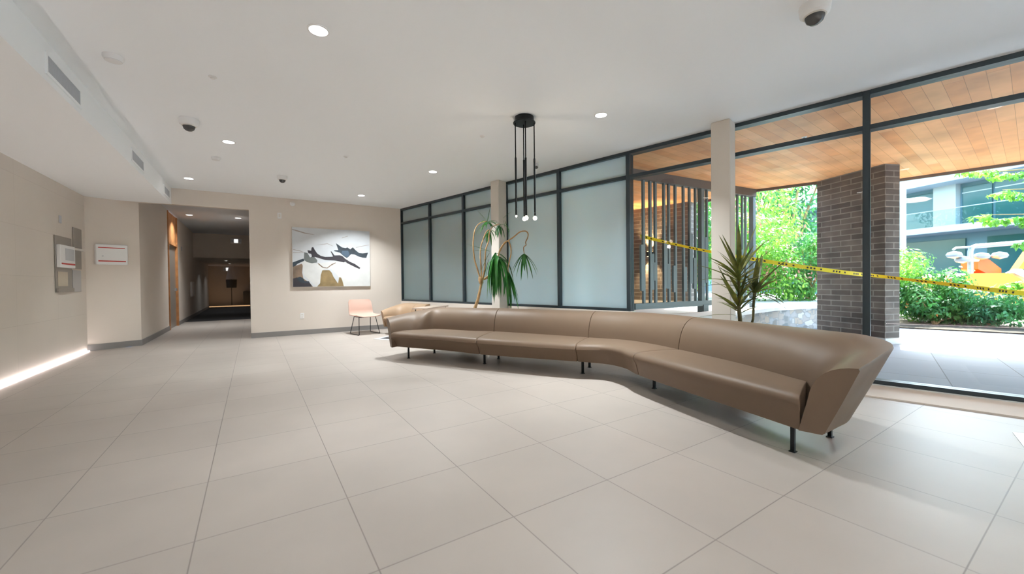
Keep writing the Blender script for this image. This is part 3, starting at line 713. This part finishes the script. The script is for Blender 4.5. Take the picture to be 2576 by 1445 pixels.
# yucca-like plant: local u = to the picture's right, v = away, z up; root turned to face the camera
AZ = -math.radians(33.03)
t = empty('yucca_plant', (3.02, 5.98, 0), AZ, 'tall leggy yucca with bending canes and drooping green leaves before the left column', 'plant')
pot(t, .19, .36)
k = 1/149.; BX, ZP = 1183, 712
def q_(px, py, v=0): return V(((px-BX)*k, v, H+(ZP-py)*k))
random.seed(3)
canes = MB()
canes.tube([V((.0, 0, .33)), q_(1197, 780), q_(1206, 755), q_(1216, 712)], [.03, .028, .025, .022], M['trunk'], 10)
canes.tube([q_(1215, 715), q_(1214, 705), q_(1212, 698)], [.036, .045, .03], M['trunk'], 10)
P_ = {'A': [(1212, 702), (1206, 680), (1199, 655), (1196, 625), (1197, 600), (1202, 578), (1213, 565), (1230, 560)],
      'B': [(1215, 702), (1215, 680), (1213, 650), (1214, 625), (1222, 600), (1229, 585), (1236, 580)],
      'C': [(1218, 704), (1224, 680), (1226, 650), (1228, 630), (1235, 610), (1237, 590), (1245, 575), (1262, 568)],
      'D': [(1219, 705), (1240, 690), (1256, 660), (1262, 635), (1275, 615), (1283, 611), (1298, 601), (1312, 590), (1326, 588), (1332, 594), (1331, 604), (1326, 615), (1327, 622), (1321, 628), (1322, 642)],
      'E': [(1262, 635), (1270, 622), (1282, 612), (1288, 622), (1290, 640), (1286, 660), (1282, 680), (1284, 692)],
      'F': [(1216, 706), (1236, 700), (1250, 690), (1256, 672), (1258, 650)]}
for kk, pl in P_.items():
    pts = [q_(x, y, {'A': 0, 'B': .05, 'C': -.05, 'D': -.12, 'E': -.14, 'F': -.08}[kk]*min(1, i/2)) for i, (x, y) in enumerate(pl)]
    fine = []
    for i in range((len(pts)-1)*4+1): fine.append(crom(pts, i/4*.9999))
    canes.tube(fine, [.014-.007*i/len(fine) for i in range(len(fine))], M['trunk'], 8)
canes.build('canes', t)
lv = MB()
def rosette(mb, c, nleaf, L, w, down, mt, spread=1.0, droop=1.2):
    for i in range(nleaf):
        a = 2*math.pi*(i*.382+random.random()*.1); e = random.uniform(*down)
        blade(mb, c+V((0, 0, -.05*random.random())), (math.cos(a)*spread, math.sin(a)*spread, e), L*random.uniform(.7, 1.1), w*random.uniform(.8, 1.1), droop*random.uniform(.7, 1.3), mt)
rosette(lv, q_(1232, 560, 0), 11, .27, .018, (-.3, .9), M['leafA'], 1, 1.4)
blade(lv, q_(1232, 562), (-.75, -.1, 1.0), .27, .012, .25, M['leafA']); blade(lv, q_(1232, 562), (.25, -.1, 1.2), .27, .010, .05, M['leafA'])
rosette(lv, q_(1236, 580, .05), 10, .24, .017, (-1.2, .1), M['leafA'], .8, 2)
rosette(lv, q_(1262, 568, -.05), 11, .26, .016, (-.8, .5), M['leafA'], 1, 2.6)
blade(lv, q_(1275, 562, -.12), (.5, -.2, -1.2), .30, .014, .6, M['leafA']); blade(lv, q_(1272, 556, -.12), (.6, 0, .6), .18, .012, .3, M['leafA']); blade(lv, q_(1272, 560, -.12), (.25, 0, -1.2), .28, .014, .4, M['leafA'])
rosette(lv, q_(1258, 648, -.14), 9, .5, .026, (-1.0, .4), M['leafA'], .7, 3.0)
rosette(lv, q_(1252, 640, -.12), 20, .80, .030, (-2.0, .2), M['leafA'], .5, 2.8)
blade(lv, q_(1240, 638, -.1), (-1, 0, .45), .42, .016, .2, M['leafA']); blade(lv, q_(1240, 634, -.1), (-1, 0, -.02), .36, .011, .0, M['leafA'])
blade(lv, q_(1237, 640, -.1), (-.6, 0, -1.1), .45, .018, .3, M['leafA']); blade(lv, q_(1236, 655, -.1), (-.35, 0, -1.1), .55, .026, .3, M['leafA'])
for dx, L_ in ((-.75, .34), (-.55, .38), (-.3, .42), (-.1, .46), (.1, .44), (.3, .46), (.55, .42), (.75, .40), (.0, .30)):
    blade(lv, q_(1322, 643, -.12), (dx*1.3, random.uniform(-.3, .3), -.65), L_, .027, 1.0, M['leafA'])
for dx, L_ in ((-.2, .45), (0, .62), (.15, .58), (.3, .55), (.42, .62), (.5, .50), (.1, .7), (.35, .7)):
    blade(lv, q_(1281, 684, -.14), (dx, random.uniform(-.3, .3), -1.0), L_, .030, .5, M['leafA'])
lv.build('leaves', t, recalc=False)

# dracaena
t = empty('dracaena_plant', (4.13, 2.12, 0), -math.radians(33.03), 'spiky dark green dracaena with two stems behind the middle of the sofa', 'plant')
pot(t, .17, .38)
k = 1/242.; BX = 1851; 
def r_(px, py, v=0): return V(((px-BX)*k, v, H+(702-py)*k))
BX = 1851
st = MB(); st.tube([V((0, 0, .35)), r_(1851, 800), r_(1848, 770), r_(1849, 730), r_(1848, 690), r_(1848, 665)], [.022, .02, .018, .014, .012, .01], M['trunk2'], 10)
st.tube([V((.05, .03, .35)), r_(1889, 800, .04), r_(1890, 765, .04), r_(1893, 735, .04)], [.014, .012, .012, .016], M['trunk2'], 10)
st.build('stems', t)
lv = MB(); random.seed(11)
for px, py, dx, dz, L_, w_ in [(1846, 690, -.45, .95, .42, .018), (1847, 680, -.2, 1, .40, .016), (1848, 672, .0, 1, .42, .018), (1849, 680, .22, 1, .46, .018), (1850, 690, .62, 1, .46, .017), (1850, 695, .75, 1, .40, .014),
                           (1846, 700, -.85, .8, .46, .016), (1846, 706, -1, .62, .40, .018), (1845, 712, -1, .5, .34, .017), (1850, 703, .9, .75, .36, .018), (1851, 712, .95, .5, .34, .017),
                           (1845, 770, -.45, 1, .44, .022), (1842, 775, -.9, .75, .34, .026), (1845, 765, -.6, .9, .42, .018), (1852, 775, .8, .85, .34, .016), (1853, 785, 1, .55, .30, .010), (1850, 755, .25, 1, .30, .020),
                           (1844, 790, -1, .15, .40, .008), (1847, 720, -1, .35, .36, .012), (1851, 722, 1, .3, .30, .016), (1846, 698, -.7, .55, .34, .014), (1850, 740, .5, .7, .3, .016)]:
    blade(lv, r_(px, py), (dx, random.uniform(-.45, .45), dz), L_*1.08, w_*1.35+.003, random.uniform(.25, .6) if abs(dx) > .5 else random.uniform(.0, .15), M['leafB'])
for dx, dz, L_, w_, vv in [(-.3, 1, .30, .018, .2), (-.05, 1, .34, .018, -.2), (.15, 1, .36, .02, 0), (.35, 1, .40, .018, .3), (.6, 1, .42, .018, -.1), (.9, .8, .36, .016, .2), (1, .55, .34, .016, 0), (-.6, .9, .25, .014, .1),
                           (-.9, .6, .22, .012, 0), (1, .1, .34, .012, .2), (1, -.1, .30, .010, -.1), (-.9, -.1, .25, .009, 0), (0, .9, .25, .016, -.8), (.2, .9, .25, .016, .8), (-.8, .3, .26, .01, .5), (.5, .8, .3, .02, -.4)]:
    blade(lv, r_(1893, 738, .04), (dx, vv, dz), L_*1.2, w_*1.35+.004, .25+.5*abs(dx), M['leafB'])
for n_ in range(16):
    a_ = n_*2.4; blade(lv, r_(1848, 675+n_*5), (math.cos(a_), math.sin(a_), random.uniform(.7, 1.5)), random.uniform(.26, .36), .018, .35, M['leafB'])
for n_ in range(7):
    a_ = n_*2.4; blade(lv, r_(1848, 765+n_*3), (math.cos(a_), math.sin(a_), random.uniform(.5, 1.2)), random.uniform(.22, .32), .018, .4, M['leafB'])
lv.build('leaves', t, recalc=False)

# ------------------------------------------------------------------ outside: ground, canopy, masonry
struct(MB().prism([(4.5, 3.75), (wx(-12)+.1, -12), (12.6, -12), (12.08, 1.02), (11.75, 2.8), (10.6, 3.75)], -.15, -.005, M['pave']).build('pavement'))
struct(MB().prism([(wx(3.75)+.13, 3.9), (8.6, 4.1), (10.5, 3.85), (11.6, 3.4), (18, 6), (24, 20), (0.2, 24), (.2, 9.9), (wx(9.7)+.14, 9.7)], -.15, .48, M['terrace']).build('terrace'))
struct(MB().box(-60, 120, -80, 100, -1.3, -.66, M['road']).build('street'))
struct(MB().prism([(12.1, 1.0), (12.7, -12), (16, -12), (16, 6), (11.6, 3.0)], -.6, .02, M['soil']).build('planting_bed'))
path = [(4.66, 3.72), (6.5, 3.72), (8.0, 3.86), (8.9, 3.93), (9.7, 3.84), (10.4, 3.66), (11.0, 3.42), (11.6, 3.1)]
sw = []; cap = []
for i, (x, y) in enumerate(path):
    a_ = V(path[max(i-1, 0)]); b_ = V(path[min(i+1, len(path)-1)]); d = (b_-a_).normalized(); n = V((-d.y, d.x))
    p = V((x, y)); q1 = p-n*.02; q2 = p+n*.36; c1 = p-n*.05; c2 = p+n*.42
    sw.append([(q1.x, q1.y, -.1), (q1.x, q1.y, .44), (q2.x, q2.y, .44), (q2.x, q2.y, -.1)])
    cap.append([(c1.x, c1.y, .44), (c1.x, c1.y, .51), (c2.x, c2.y, .51), (c2.x, c2.y, .44)])
t = empty('stone_wall', (8.5, 3.9, 0), 0, 'low curved stone retaining wall with a bright flat cap outside the glass', 'stone wall')
child_clear(t, MB().loft(sw, M['stone'], smooth=False), 'masonry'); child_clear(t, MB().loft(cap, M['cap'], smooth=False), 'cap')
CAN = [(wx(-12)+.14, -12), (11.2, -12), (10.44, .89), (10.2, 2.36), (9.09, 3.22), (8.74, 4.22), (8.9, 5.5), (9.3, 7.0), (9.3, 14), (2.2, 14), (wx(9.9)+.14, 9.9)]
struct(MB().prism(CAN, 2.95, 3.35, M['soffit']).build('canopy'), 'cedar plank canopy soffit outside')
fa = MB()
for a_, b_ in zip(CAN[1:6], CAN[2:7]):
    A = V((*a_, 0)); B = V((*b_, 0)); d = (B-A).normalized(); n = V((d.y, -d.x, 0))
    fa.add([A+V((0, 0, 2.90)), B+V((0, 0, 2.90)), B+V((0, 0, 3.4)), A+V((0, 0, 3.4)), A+n*.05+V((0, 0, 2.90)), B+n*.05+V((0, 0, 2.90)), B+n*.05+V((0, 0, 3.4)), A+n*.05+V((0, 0, 3.4))],
           [[0, 1, 2, 3], [7, 6, 5, 4], [0, 4, 5, 1], [3, 2, 6, 7], [0, 3, 7, 4], [1, 5, 6, 2]], M['beam'])
struct(fa.build('trim_4'), 'dark metal fascia around the canopy edge')
# brick piers
def pier(p, q, thick, z0, z1, side, label):
    A = V((*p, 0)); d = (V((*q, 0))-A); L_ = d.length; ang = math.atan2(d.y, d.x)
    t = empty('brick_pier', (p[0], p[1], 0), ang, label, 'brick pier')
    MB().box(0, L_, min(0, side*thick), max(0, side*thick), z0, z1, M['brick']).build('brickwork', t)
    MB().box(-.02, L_+.02, min(-.02*side, side*(thick+.02)), max(-.02*side, side*(thick+.02)), z0-.01, z0+.10, M['cap']).build('plinth', t)
    return t
pier((8.66, 2.13), (9.09, 3.22), .30, -.005, 2.95, -1, 'wide dark brick pier outside, crossed by the yellow tape')
w2 = pier((8.69, 5.614), (7.75, 10.1), .34, .48, 2.95, -1, 'dark brick wall with a glowing sconce behind the metal fins')
# wall sconce on the brick wall
dd = (V((7.75, 10.1))-V((8.69, 5.614))).normalized(); nn = V((-dd.y, dd.x)); 
if nn.x > 0: nn = -nn
sc = V((8.69, 5.614))+dd*.97; ang = math.atan2(dd.y, dd.x)
t = empty('wall_sconce', (sc.x+nn.x*.005, sc.y+nn.y*.005, 1.76), ang, 'small black up-and-down sconce glowing warm on the brick wall', 'wall lamp')
b = MB(); b.box(-.07, .07, 0, .11, -.06, .06, M['black'], None, .004)
b.build('housing', t)
MB().box(-.055, .055, .01, .10, .058, .066, M['warm']).build('upper_lens', t); MB().box(-.055, .055, .01, .10, -.066, -.058, M['warm']).build('lower_lens', t)
for s_ in (-1, 1):
    L = bpy.data.lights.new('sconce_glow', 'SPOT'); L.energy = 160; L.color = (1, .66, .36); L.spot_size = math.radians(95); L.spot_blend = .8; L.shadow_soft_size = .03
    lo = bpy.data.objects.new('lamp', L); COL.objects.link(lo); lo.parent = t; lo.location = (0, .09, .10*s_); lo.rotation_euler = (math.pi if s_ > 0 else 0, 0, 0)

struct(MB().prism([(3.25, 9.85), (7.6, 10.4), (7.6, 10.7), (3.2, 10.2)], .48, 2.95, M['brick']).build('wall_light_blocker'))  # unseen wing wall added to keep daylight off the left frosted panes
# metal screen of stepped fins
A = V((5.36, 4.50, 0)); B = V((8.72, 4.22, 0)); d = (B-A).normalized(); ang = math.atan2(d.y, d.x)
t = empty('fin_screen', (A.x, A.y, 0), ang, 'grey metal screen of upright stepped fins on the terrace outside', 'metal screen')
LS = (B-A).length
MB().box(-.3, LS+.05, -.06, .06, 2.80, 2.95, M['beam']).build('top_beam', t)
MB().box(0, LS, -.05, .05, .60, .70, M['screen']).build('bottom_rail', t)
MB().box(1.72, 1.86, -.07, .07, .48, .62, M['screen']).build('rail_foot', t)
MB().box(LS-.045, LS+.045, -.045, .045, .48, 2.80, M['screen']).build('corner_post', t)
MB().box(1.70, 1.79, -.045, .045, .70, 2.80, M['screen']).build('post', t)
FX = [(5.60, .045, 1.70, 0), (5.76, .045, 1.55, 1), (5.885, .045, 1.40, 0), (6.10, .04, 1.75, 1), (6.22, .04, 1.38, 0), (6.39, .04, 1.35, 0), (6.605, .04, 1.33, 1), (6.77, .035, 1.95, 1), (6.935, .035, 1.5, 0), (7.26, .035, 1.9, 0),
      (7.45, .035, 1.6, 1), (7.62, .035, 1.4, 0), (7.8, .035, 1.8, 1), (8.0, .035, 1.5, 0), (8.21, .035, 1.6, 1), (8.37, .035, 1.7, 0), (8.48, .035, 1.5, 1)]
for x, w_, zs, sd in FX:
    s_ = (x-A.x)/d.x; z_low = 1.0+random.uniform(-.15, .15); f = MB()
    f.box(s_-w_/2, s_+w_/2, -.02, .02, .70, 2.80, M['screen'])
    ex = .05 if sd else -.05
    f.box(min(s_, s_+ex)-w_/2, max(s_, s_+ex)+w_/2, -.021, .021, z_low, zs, M['screen'])
    f.build('fin', t)

# caution tape
pts = [V((5.57, 4.52, 1.85)), V((6.3, 3.90, 1.60)), V((7.2, 3.14, 1.36)), V((8.0, 2.50, 1.19)), V((8.50, 2.10, 1.106)), V((8.66, 1.30, .96)), V((8.77, .74, .855)), V((8.95, -.2, .74)), V((9.1, -1.4, .66))]
t = empty('caution_tape', tuple(pts[0]), 0, 'yellow caution tape strung from the fin screen past the brick pier', 'tape')
tp = MB(); ink = MB(); nseg = 160; sec = []
for i in range(nseg+1):
    u = i/nseg*(len(pts)-1); p = crom(pts, min(u, len(pts)-1.0001)); 
    tw = math.sin(i*.09)*.5+.2; up = V((0, 0, 1)); hd = V((.55, .83, 0))
    wv = (up*math.cos(tw)+hd*math.sin(tw))*.032
    sec.append((p-wv, p+wv, p))
nrm = V((-.65, -.76, 0))*.0015
for i in range(nseg):
    a0, a1, _ = sec[i]; b0, b1, _ = sec[i+1]
    tp.add([a0, a1, b1, b0, a0+nrm, a1+nrm, b1+nrm, b0+nrm], [[0, 1, 2, 3], [7, 6, 5, 4], [0, 4, 5, 1], [3, 2, 6, 7]], M['tape'])
    if i % 8 in (1, 2, 3, 5) :
        for lo_, hi_ in ((.28, .72),):
            ink.add([a0.lerp(a1, lo_)+nrm*2, a0.lerp(a1, hi_)+nrm*2, a0.lerp(a1, hi_).lerp(b0.lerp(b1, hi_), .55)+nrm*2, a0.lerp(a1, lo_).lerp(b0.lerp(b1, lo_), .55)+nrm*2], [[0, 1, 2, 3]], M['tapeink'])
o_ = len(tp.v); tp.add(ink.v, ink.f, M['tapeink']); child_clear(t, tp, 'band')
# post that holds the far end of the tape (out of view)
o = MB().box(9.08, 9.14, -1.45, -1.39, -.005, 1.0, M['steel']).build('tape_post'); tag(o, 'grey steel post holding the right end of the caution tape', 'post')
# small sprinklers under the canopy
for x, y, l in [(6.1, 2.3, 'small white sprinkler under the cedar canopy, right of the column'), (5.9, 4.75, 'small white sprinkler under the cedar canopy near the fin screen')]:
    sprinkler(x, y, 2.95, l, drop=.05)
# canopy downlights reflected in the photograph stay real reflections of the room lights

# ------------------------------------------------------------------ building across the street
PL = V((38.06, 8.75, 0)); PR = V((36.0, 3.63, 0)); d = (PR-PL).normalized(); ang = math.atan2(d.y, d.x)
t = empty('apartment_building', (PL.x, PL.y, 0), ang, 'pale modern apartment building across the street with dark glazing', 'building')
# local x runs to the picture's right, -y... outward normal towards the camera is local -y
f = MB(); f.box(-22, 28, .6, 9, -.66, 7.2, M['facadeblue']); f.build('wall', t)
MB().box(-22, 28, -1.2, 9, 6.95, 7.9, M['facade']).build('roof', t)
MB().box(-22, 28, -1.6, 1.0, 3.85, 4.22, M['facade']).build('balcony_slab', t)
MB().box(1.95, 3.1, .2, .65, 4.22, 6.95, M['facade']).build('white_panel', t)
for x0, x1 in [(-8, -4.2), (-4.0, -1.6), (-1.4, -.1), (.05, 1.75), (3.25, 4.6), (4.75, 6.2), (6.6, 9), (9.4, 13), (13.4, 17)]:
    wn = MB().box(x0, x1, .5, .62, 4.4, 6.7, M['facadeglass']).build('window', t)
    MB().box(x0, x1, .46, .52, 6.3, 6.36, M['facade']).build('window_rail', wn)
for x0, x1 in [(-6, -1), (-.6, 3.4), (4.4, 8), (8.4, 13)]:
    MB().box(x0, x1, .5, .62, .2, 3.5, M['facadeglass']).build('window', t)
MB().box(-22, 28, -1.55, -1.52, 4.25, 5.2, M['glass']).build('balcony_glass', t)
MB().box(-22, 28, -1.56, -1.51, 5.2, 5.24, M['facade']).build('handrail', t)

# street lamp
t = empty('street_lamp', (19.15, 4.26, -.66), -math.radians(33), 'pale grey street lamp post with a flat oval head behind the bushes', 'street lamp')
MB().tube([(0, 0, 0), (0, 0, 4.85)], .10, M['facade'], 16).build('pole', t)
h = MB(); h.lathe([(.0001, 0), (.28, .02), (.36, .06), (.22, .13), (.0001, .16)], M['facade'], 24, (.50, 0, 4.40)); h.tube([(0, 0, 4.5), (.3, 0, 4.5)], .03, M['facade'], 10); h.build('lamp_head', t)
MB().box(-.22, -.08, -.06, .06, 4.25, 4.40, M['facade'], None, .02).build('bracket', t)

# orange machine
t = empty('construction_vehicle', (19.75, 2.62, -.66), -math.radians(33), 'orange tracked construction machine parked behind the bushes', 'construction vehicle')
def seg(pts, y0, y1, mt, nm):   # profile in x,z extruded along y
    n = len(pts); vs = [V((x, y0, z)) for x, z in pts]+[V((x, y1, z)) for x, z in pts]
    MB().add(vs, [list(range(n)), list(range(n, 2*n))[::-1]]+[[k_, (k_+1) % n, n+(k_+1) % n, n+k_] for k_ in range(n)], mt).build(nm, t)
seg([(-1.15, 1.45), (-1.05, 1.75), (-.8, 1.86), (.35, 1.86), (.75, 1.70), (1.15, 1.40), (1.1, 1.35), (-1.1, 1.35)], -.5, .8, M['orange'], 'engine_hood')
seg([(-1.15, .85), (-1.15, 1.34), (1.0, 1.34), (1.0, .85)], -.45, .8, M['orange'], 'body')
seg([(-.2, .55), (.0, .80), (1.3, .80), (1.3, .62), (1.1, .50)], -.42, .8, M['redorange'], 'chassis')
seg([(-.5, .0), (-.72, .2), (-.6, .5), (1.5, .5), (1.7, .25), (1.5, 0)], -.6, -.2, M['rubber'], 'track')
seg([(-.5, .0), (-.72, .2), (-.6, .5), (1.5, .5), (1.7, .25), (1.5, 0)], .6, 1.0, M['rubber'], 'track')
seg([(.05, 2.0), (.05, 2.25), (.2, 2.38), (.42, 2.3), (.8, 2.0), (.8, 1.87), (.3, 1.87)], 0, .5, M['redorange'], 'operator_seat')
MB().tube([(-.55, -.3, 1.8), (-.55, -.3, 2.55), (-.50, -.3, 2.68), (-.4, -.3, 2.72), (1.6, -.3, 2.86)], .07, M['steel'], 12).build('roll_bar', t)
MB().tube([(-1.1, -.3, 2.62), (-1.0, -.3, 2.68), (-.5, -.3, 2.70)], .035, M['steel'], 10).build('mirror_arm', t)
for x, z in [(-1.12, 2.45), (-.85, 2.3), (-.25, 2.40), (.32, 2.42)]:
    h = MB(); h.lathe([(.0001, -.12), (.16, -.07), (.19, 0), (.15, .08), (.0001, .12)], M['steel'], 18, (x, -.35, z)); h.build('mirror', t)
MB().box(-.07, .07, -.1, .1, 0, 1.1, M['orange'], Matrix.Translation((1.0, -.2, 1.9)) @ Matrix.Rotation(math.radians(35), 4, 'Y')).build('boom', t)
seg([(.55, 1.86), (.8, 1.98), (1.5, 1.62), (1.45, 1.45)], -.52, -.3, M['steel'], 'side_panel')

# ------------------------------------------------------------------ foliage
def leaf_cloud(mb, blobs, nper, ls, mt, mt2=None, frac=0, flat=0, rnd=random):
    for (cx, cy, cz, rx, ry, rz) in blobs:
        for _ in range(nper):
            a = rnd.uniform(0, 2*math.pi); z = rnd.uniform(-1, 1); r = rnd.uniform(.62, 1.04)
            s_ = math.sqrt(1-z*z); p = V((cx+rx*r*s_*math.cos(a), cy+ry*r*s_*math.sin(a), cz+rz*r*z))
            n = V((s_*math.cos(a)+rnd.uniform(-.6, .6), s_*math.sin(a)+rnd.uniform(-.6, .6), z+.5+rnd.uniform(-.6, .6))).normalized()
            u = n.cross(V((rnd.uniform(-1, 1), rnd.uniform(-1, 1), rnd.uniform(-.3, .3)))).normalized(); w_ = n.cross(u)
            l = ls*rnd.uniform(.6, 1.2); 
            m_ = mt2 if (mt2 and rnd.random() < frac) else mt
            mb.add([p-u*l, p-u*l*.1+w_*l*.42+n*l*.08, p+u*l, p-u*l*.1-w_*l*.42+n*l*.08], [[0, 1, 2, 3]], m_)
def blobs_for(w_, h_, n, rnd, base=.25):
    B_ = []
    for _ in range(n):
        a = rnd.uniform(0, 6.283); r = w_*.5*math.sqrt(rnd.random())*.75; z = rnd.uniform(base*h_, h_*.88)
        s_ = w_*rnd.uniform(.16, .27); B_.append((r*math.cos(a), r*math.sin(a), z, s_, s_, s_*.8))
    return B_
def make_bush(name, w_, h_, n, nper, ls, mt, seed, label, cat, loc, bloom=None, group=None, trunk=.05, base=.2, core=None):
    rnd = random.Random(seed); t = empty(name, loc, rnd.uniform(0, 6), label, cat, group)
    B_ = blobs_for(w_, h_, n, rnd, base); mb = MB(); leaf_cloud(mb, B_, nper, ls, mt, rnd=rnd); mb.build('foliage', t, recalc=False)
    s_ = MB()
    for bx in B_[:max(4, n//3)]:
        s_.tube([(0, 0, 0), (bx[0]*.25, bx[1]*.25, bx[2]*.45), (bx[0], bx[1], bx[2])], [trunk, trunk*.6, trunk*.25], M['trunk'], 7)
    s_.build('branches', t, recalc=False)
    if bloom:
        bb = MB(); leaf_cloud(bb, [B_[i] for i in range(0, n, bloom[2])], bloom[1], ls*bloom[3], bloom[0], rnd=rnd); bb.build('blossoms', t, recalc=False)
    return t
# terrace side, seen left of and beyond the pier
S = [((11.6, 5.6), 2.3, 2.6, 'leafsun', 'shrub with pale pink blossoms just behind the stone wall', 1),
     ((13.6, 6.6), 3.2, 4.6, 'leafsun', 'tall flowering shrub with pink clusters, left of the brick pier', 1),
     ((12.4, 7.9), 2.6, 4.2, 'leafmid', 'tall green shrub seen through the right end of the fin screen', 0),
     ((14.2, 10.5), 3.2, 4.2, 'leafsun', 'bright green shrub seen between the brick wall and the column', 0),
     ((11.6, 9.2), 2.4, 3.2, 'leafsun', 'sunlit shrub beside the end of the brick wall', 0),
     ((15.6, 8.2), 3.6, 5.4, 'leafdark', 'darker tree behind the flowering shrubs', 0),
     ((13.4, 4.9), 2.0, 2.0, 'leafmid', 'low green shrub on the terrace by the brick pier', 1)]
for i, (p, w_, h_, mt, lb, bl) in enumerate(S):
    make_bush('shrub', w_, h_, 26, 190, .075 if h_ > 3 else .06, M[mt], 20+i, lb, 'shrub', (p[0], p[1], .40), (M['bloom'], 60, 4, 1.0) if bl else None, None, .05, .12)
# low ground cover at the foot
# planting bed right of the pier
S = [((13.1, 3.35), 1.9, 2.0, 'leafsun', 'dense round bush with bright leaves right of the brick pier', (M['bloomo'], 5, 5, 1.2)),
     ((13.7, 2.45), 1.5, 1.25, 'leafmid', 'lower bush with small orange blossoms in the planting bed', (M['bloomo'], 12, 3, 1.2)),
     ((12.95, 2.35), 1.2, .95, 'leafmid', 'small low bush at the curb below the orange machine', (M['bloomo'], 6, 4, 1.2)),
     ((13.4, 1.55), 1.3, .75, 'leafdark', 'low dark green bush at the curb near the right edge', None),
     ((14.6, 3.6), 1.8, 1.9, 'leafmid', 'bush behind the round bush, by the street lamp', None)]
for i, (p, w_, h_, mt, lb, bl) in enumerate(S):
    make_bush('bush', w_, h_, 22, 170, .055, M[mt], 60+i, lb, 'bush', (p[0], p[1], .0), bl, None, .03, .12)
# overhanging tree at the right edge: crown beyond the frame with long leafy boughs
rnd = random.Random(5)
t = empty('tree', (14.2, -.35, 0), 0, 'light green leafy tree reaching in from the right edge', 'tree')
B_ = []; br = MB(); br.tube([(0, 0, 0), (.05, .05, 2.0), (0, .1, 4.2)], [.12, .09, .04], M['trunk'], 10)
for (tx, ty, tz, n) in [(.2, 2.2, 2.55, 7), (.4, 1.9, 3.1, 6), (.1, 2.4, 3.55, 7), (.2, 1.7, 4.1, 6), (-.1, 1.5, 1.75, 6), (-.3, 1.7, .95, 6), (.3, 1.2, 3.4, 5), (0, 1.1, 2.3, 5), (-.2, 1.2, .6, 5)]:
    br.tube([(0, .05, max(.5, tz-.8)), (tx*.5, ty*.5, tz-.15), (tx, ty, tz)], [.035, .02, .008], M['trunk'], 6)
    for k_ in range(n):
        u = .35+.65*k_/(n-1); B_.append((tx*u+rnd.uniform(-.1, .1), ty*u, (max(.5, tz-.8))*(1-u)+tz*u-.05+rnd.uniform(-.08, .08), .22, .22, .07))
for _ in range(14): B_.append((rnd.uniform(-.8, .8), rnd.uniform(-.9, .9), rnd.uniform(2.2, 4.6), .5, .5, .4))
mb = MB(); leaf_cloud(mb, B_, 46, .085, M['leafsun'], rnd=rnd); mb.build('foliage', t, recalc=False); br.build('boughs', t, recalc=False)
# backdrop trees: three kinds
S = [((20, 12.5), 6, 8.0, 'leafmid', 'broad tree far behind the flowering shrubs'), ((17.5, 15.5), 6, 7.5, 'leafsun', 'bright tree far behind the brick wall'), ((24, 10), 6, 9.0, 'leafdark', 'dark tree beyond the terrace, left of the apartment building'),
     ((20, 19.5), 7, 8.5, 'leafmid', 'mid green tree at the far left behind the fins'), ((28.0, 13.5), 6, 9, 'leafmid', 'distant green tree beside the apartment building')]
for i, (p, w_, h_, mt, lb) in enumerate(S):
    make_bush('tree', w_, h_, 34, 200, .16, M[mt], 90+i, lb, 'tree', (p[0], p[1], -.5 if p[0] > 22 else .4), None, None, .14, .12)

# ------------------------------------------------------------------ light, sky, camera
sun = bpy.data.lights.new('sun', 'SUN'); sun.energy = 20; sun.angle = math.radians(.8); sun.color = (1, .96, .9)
so = bpy.data.objects.new('sun', sun); COL.objects.link(so)
sd = V((.97*math.cos(math.radians(54)), .24*math.cos(math.radians(54)), math.sin(math.radians(54))))
so.rotation_euler = sd.to_track_quat('Z', 'Y').to_euler()
w = bpy.data.worlds.new('sky'); bpy.context.scene.world = w; w.use_nodes = True; nt = w.node_tree; nt.nodes.clear()
ow = nt.nodes.new('ShaderNodeOutputWorld'); bg = nt.nodes.new('ShaderNodeBackground'); sk = nt.nodes.new('ShaderNodeTexSky')
sk.sky_type = 'NISHITA'; sk.sun_disc = False; sk.sun_elevation = math.radians(50); sk.sun_rotation = math.atan2(.97, .24); sk.air_density = 1.2; sk.dust_density = 2.0
bg.inputs[1].default_value = 1.6
nt.links.new(sk.outputs[0], bg.inputs[0]); nt.links.new(bg.outputs[0], ow.inputs[0])

cam = bpy.data.cameras.new('camera'); co = bpy.data.objects.new('camera', cam); COL.objects.link(co)
cam.sensor_fit = 'HORIZONTAL'; cam.sensor_width = 36; cam.lens = 36*1001.4678/2576
yaw, pit, rol = math.radians(33.02903186), math.radians(-.71957607), math.radians(-.63136453)
f = V((math.sin(yaw)*math.cos(pit), math.cos(yaw)*math.cos(pit), math.sin(pit))); r = V((math.cos(yaw), -math.sin(yaw), 0)); u = r.cross(f)
r2 = r*math.cos(rol)+u*math.sin(rol); u2 = -r*math.sin(rol)+u*math.cos(rol)
co.matrix_world = Matrix(((r2.x, u2.x, -f.x, 0), (r2.y, u2.y, -f.y, 0), (r2.z, u2.z, -f.z, H), (0, 0, 0, 1)))
cam.dof.use_dof = True; cam.dof.focus_distance = 3.6; cam.dof.aperture_fstop = 1.6; cam.clip_start = .05; cam.clip_end = 400
sc = bpy.context.scene; sc.camera = co
sc.view_settings.view_transform = 'Standard'; sc.view_settings.look = 'None'; sc.view_settings.gamma = 1; sc.view_settings.exposure = 0.5; sc.view_settings.use_curve_mapping = False
sc.cycles.max_bounces = 12; sc.cycles.diffuse_bounces = 6; sc.cycles.transparent_max_bounces = 16; sc.cycles.use_denoising = True
sc.cycles.caustics_reflective = False; sc.cycles.caustics_refractive = False
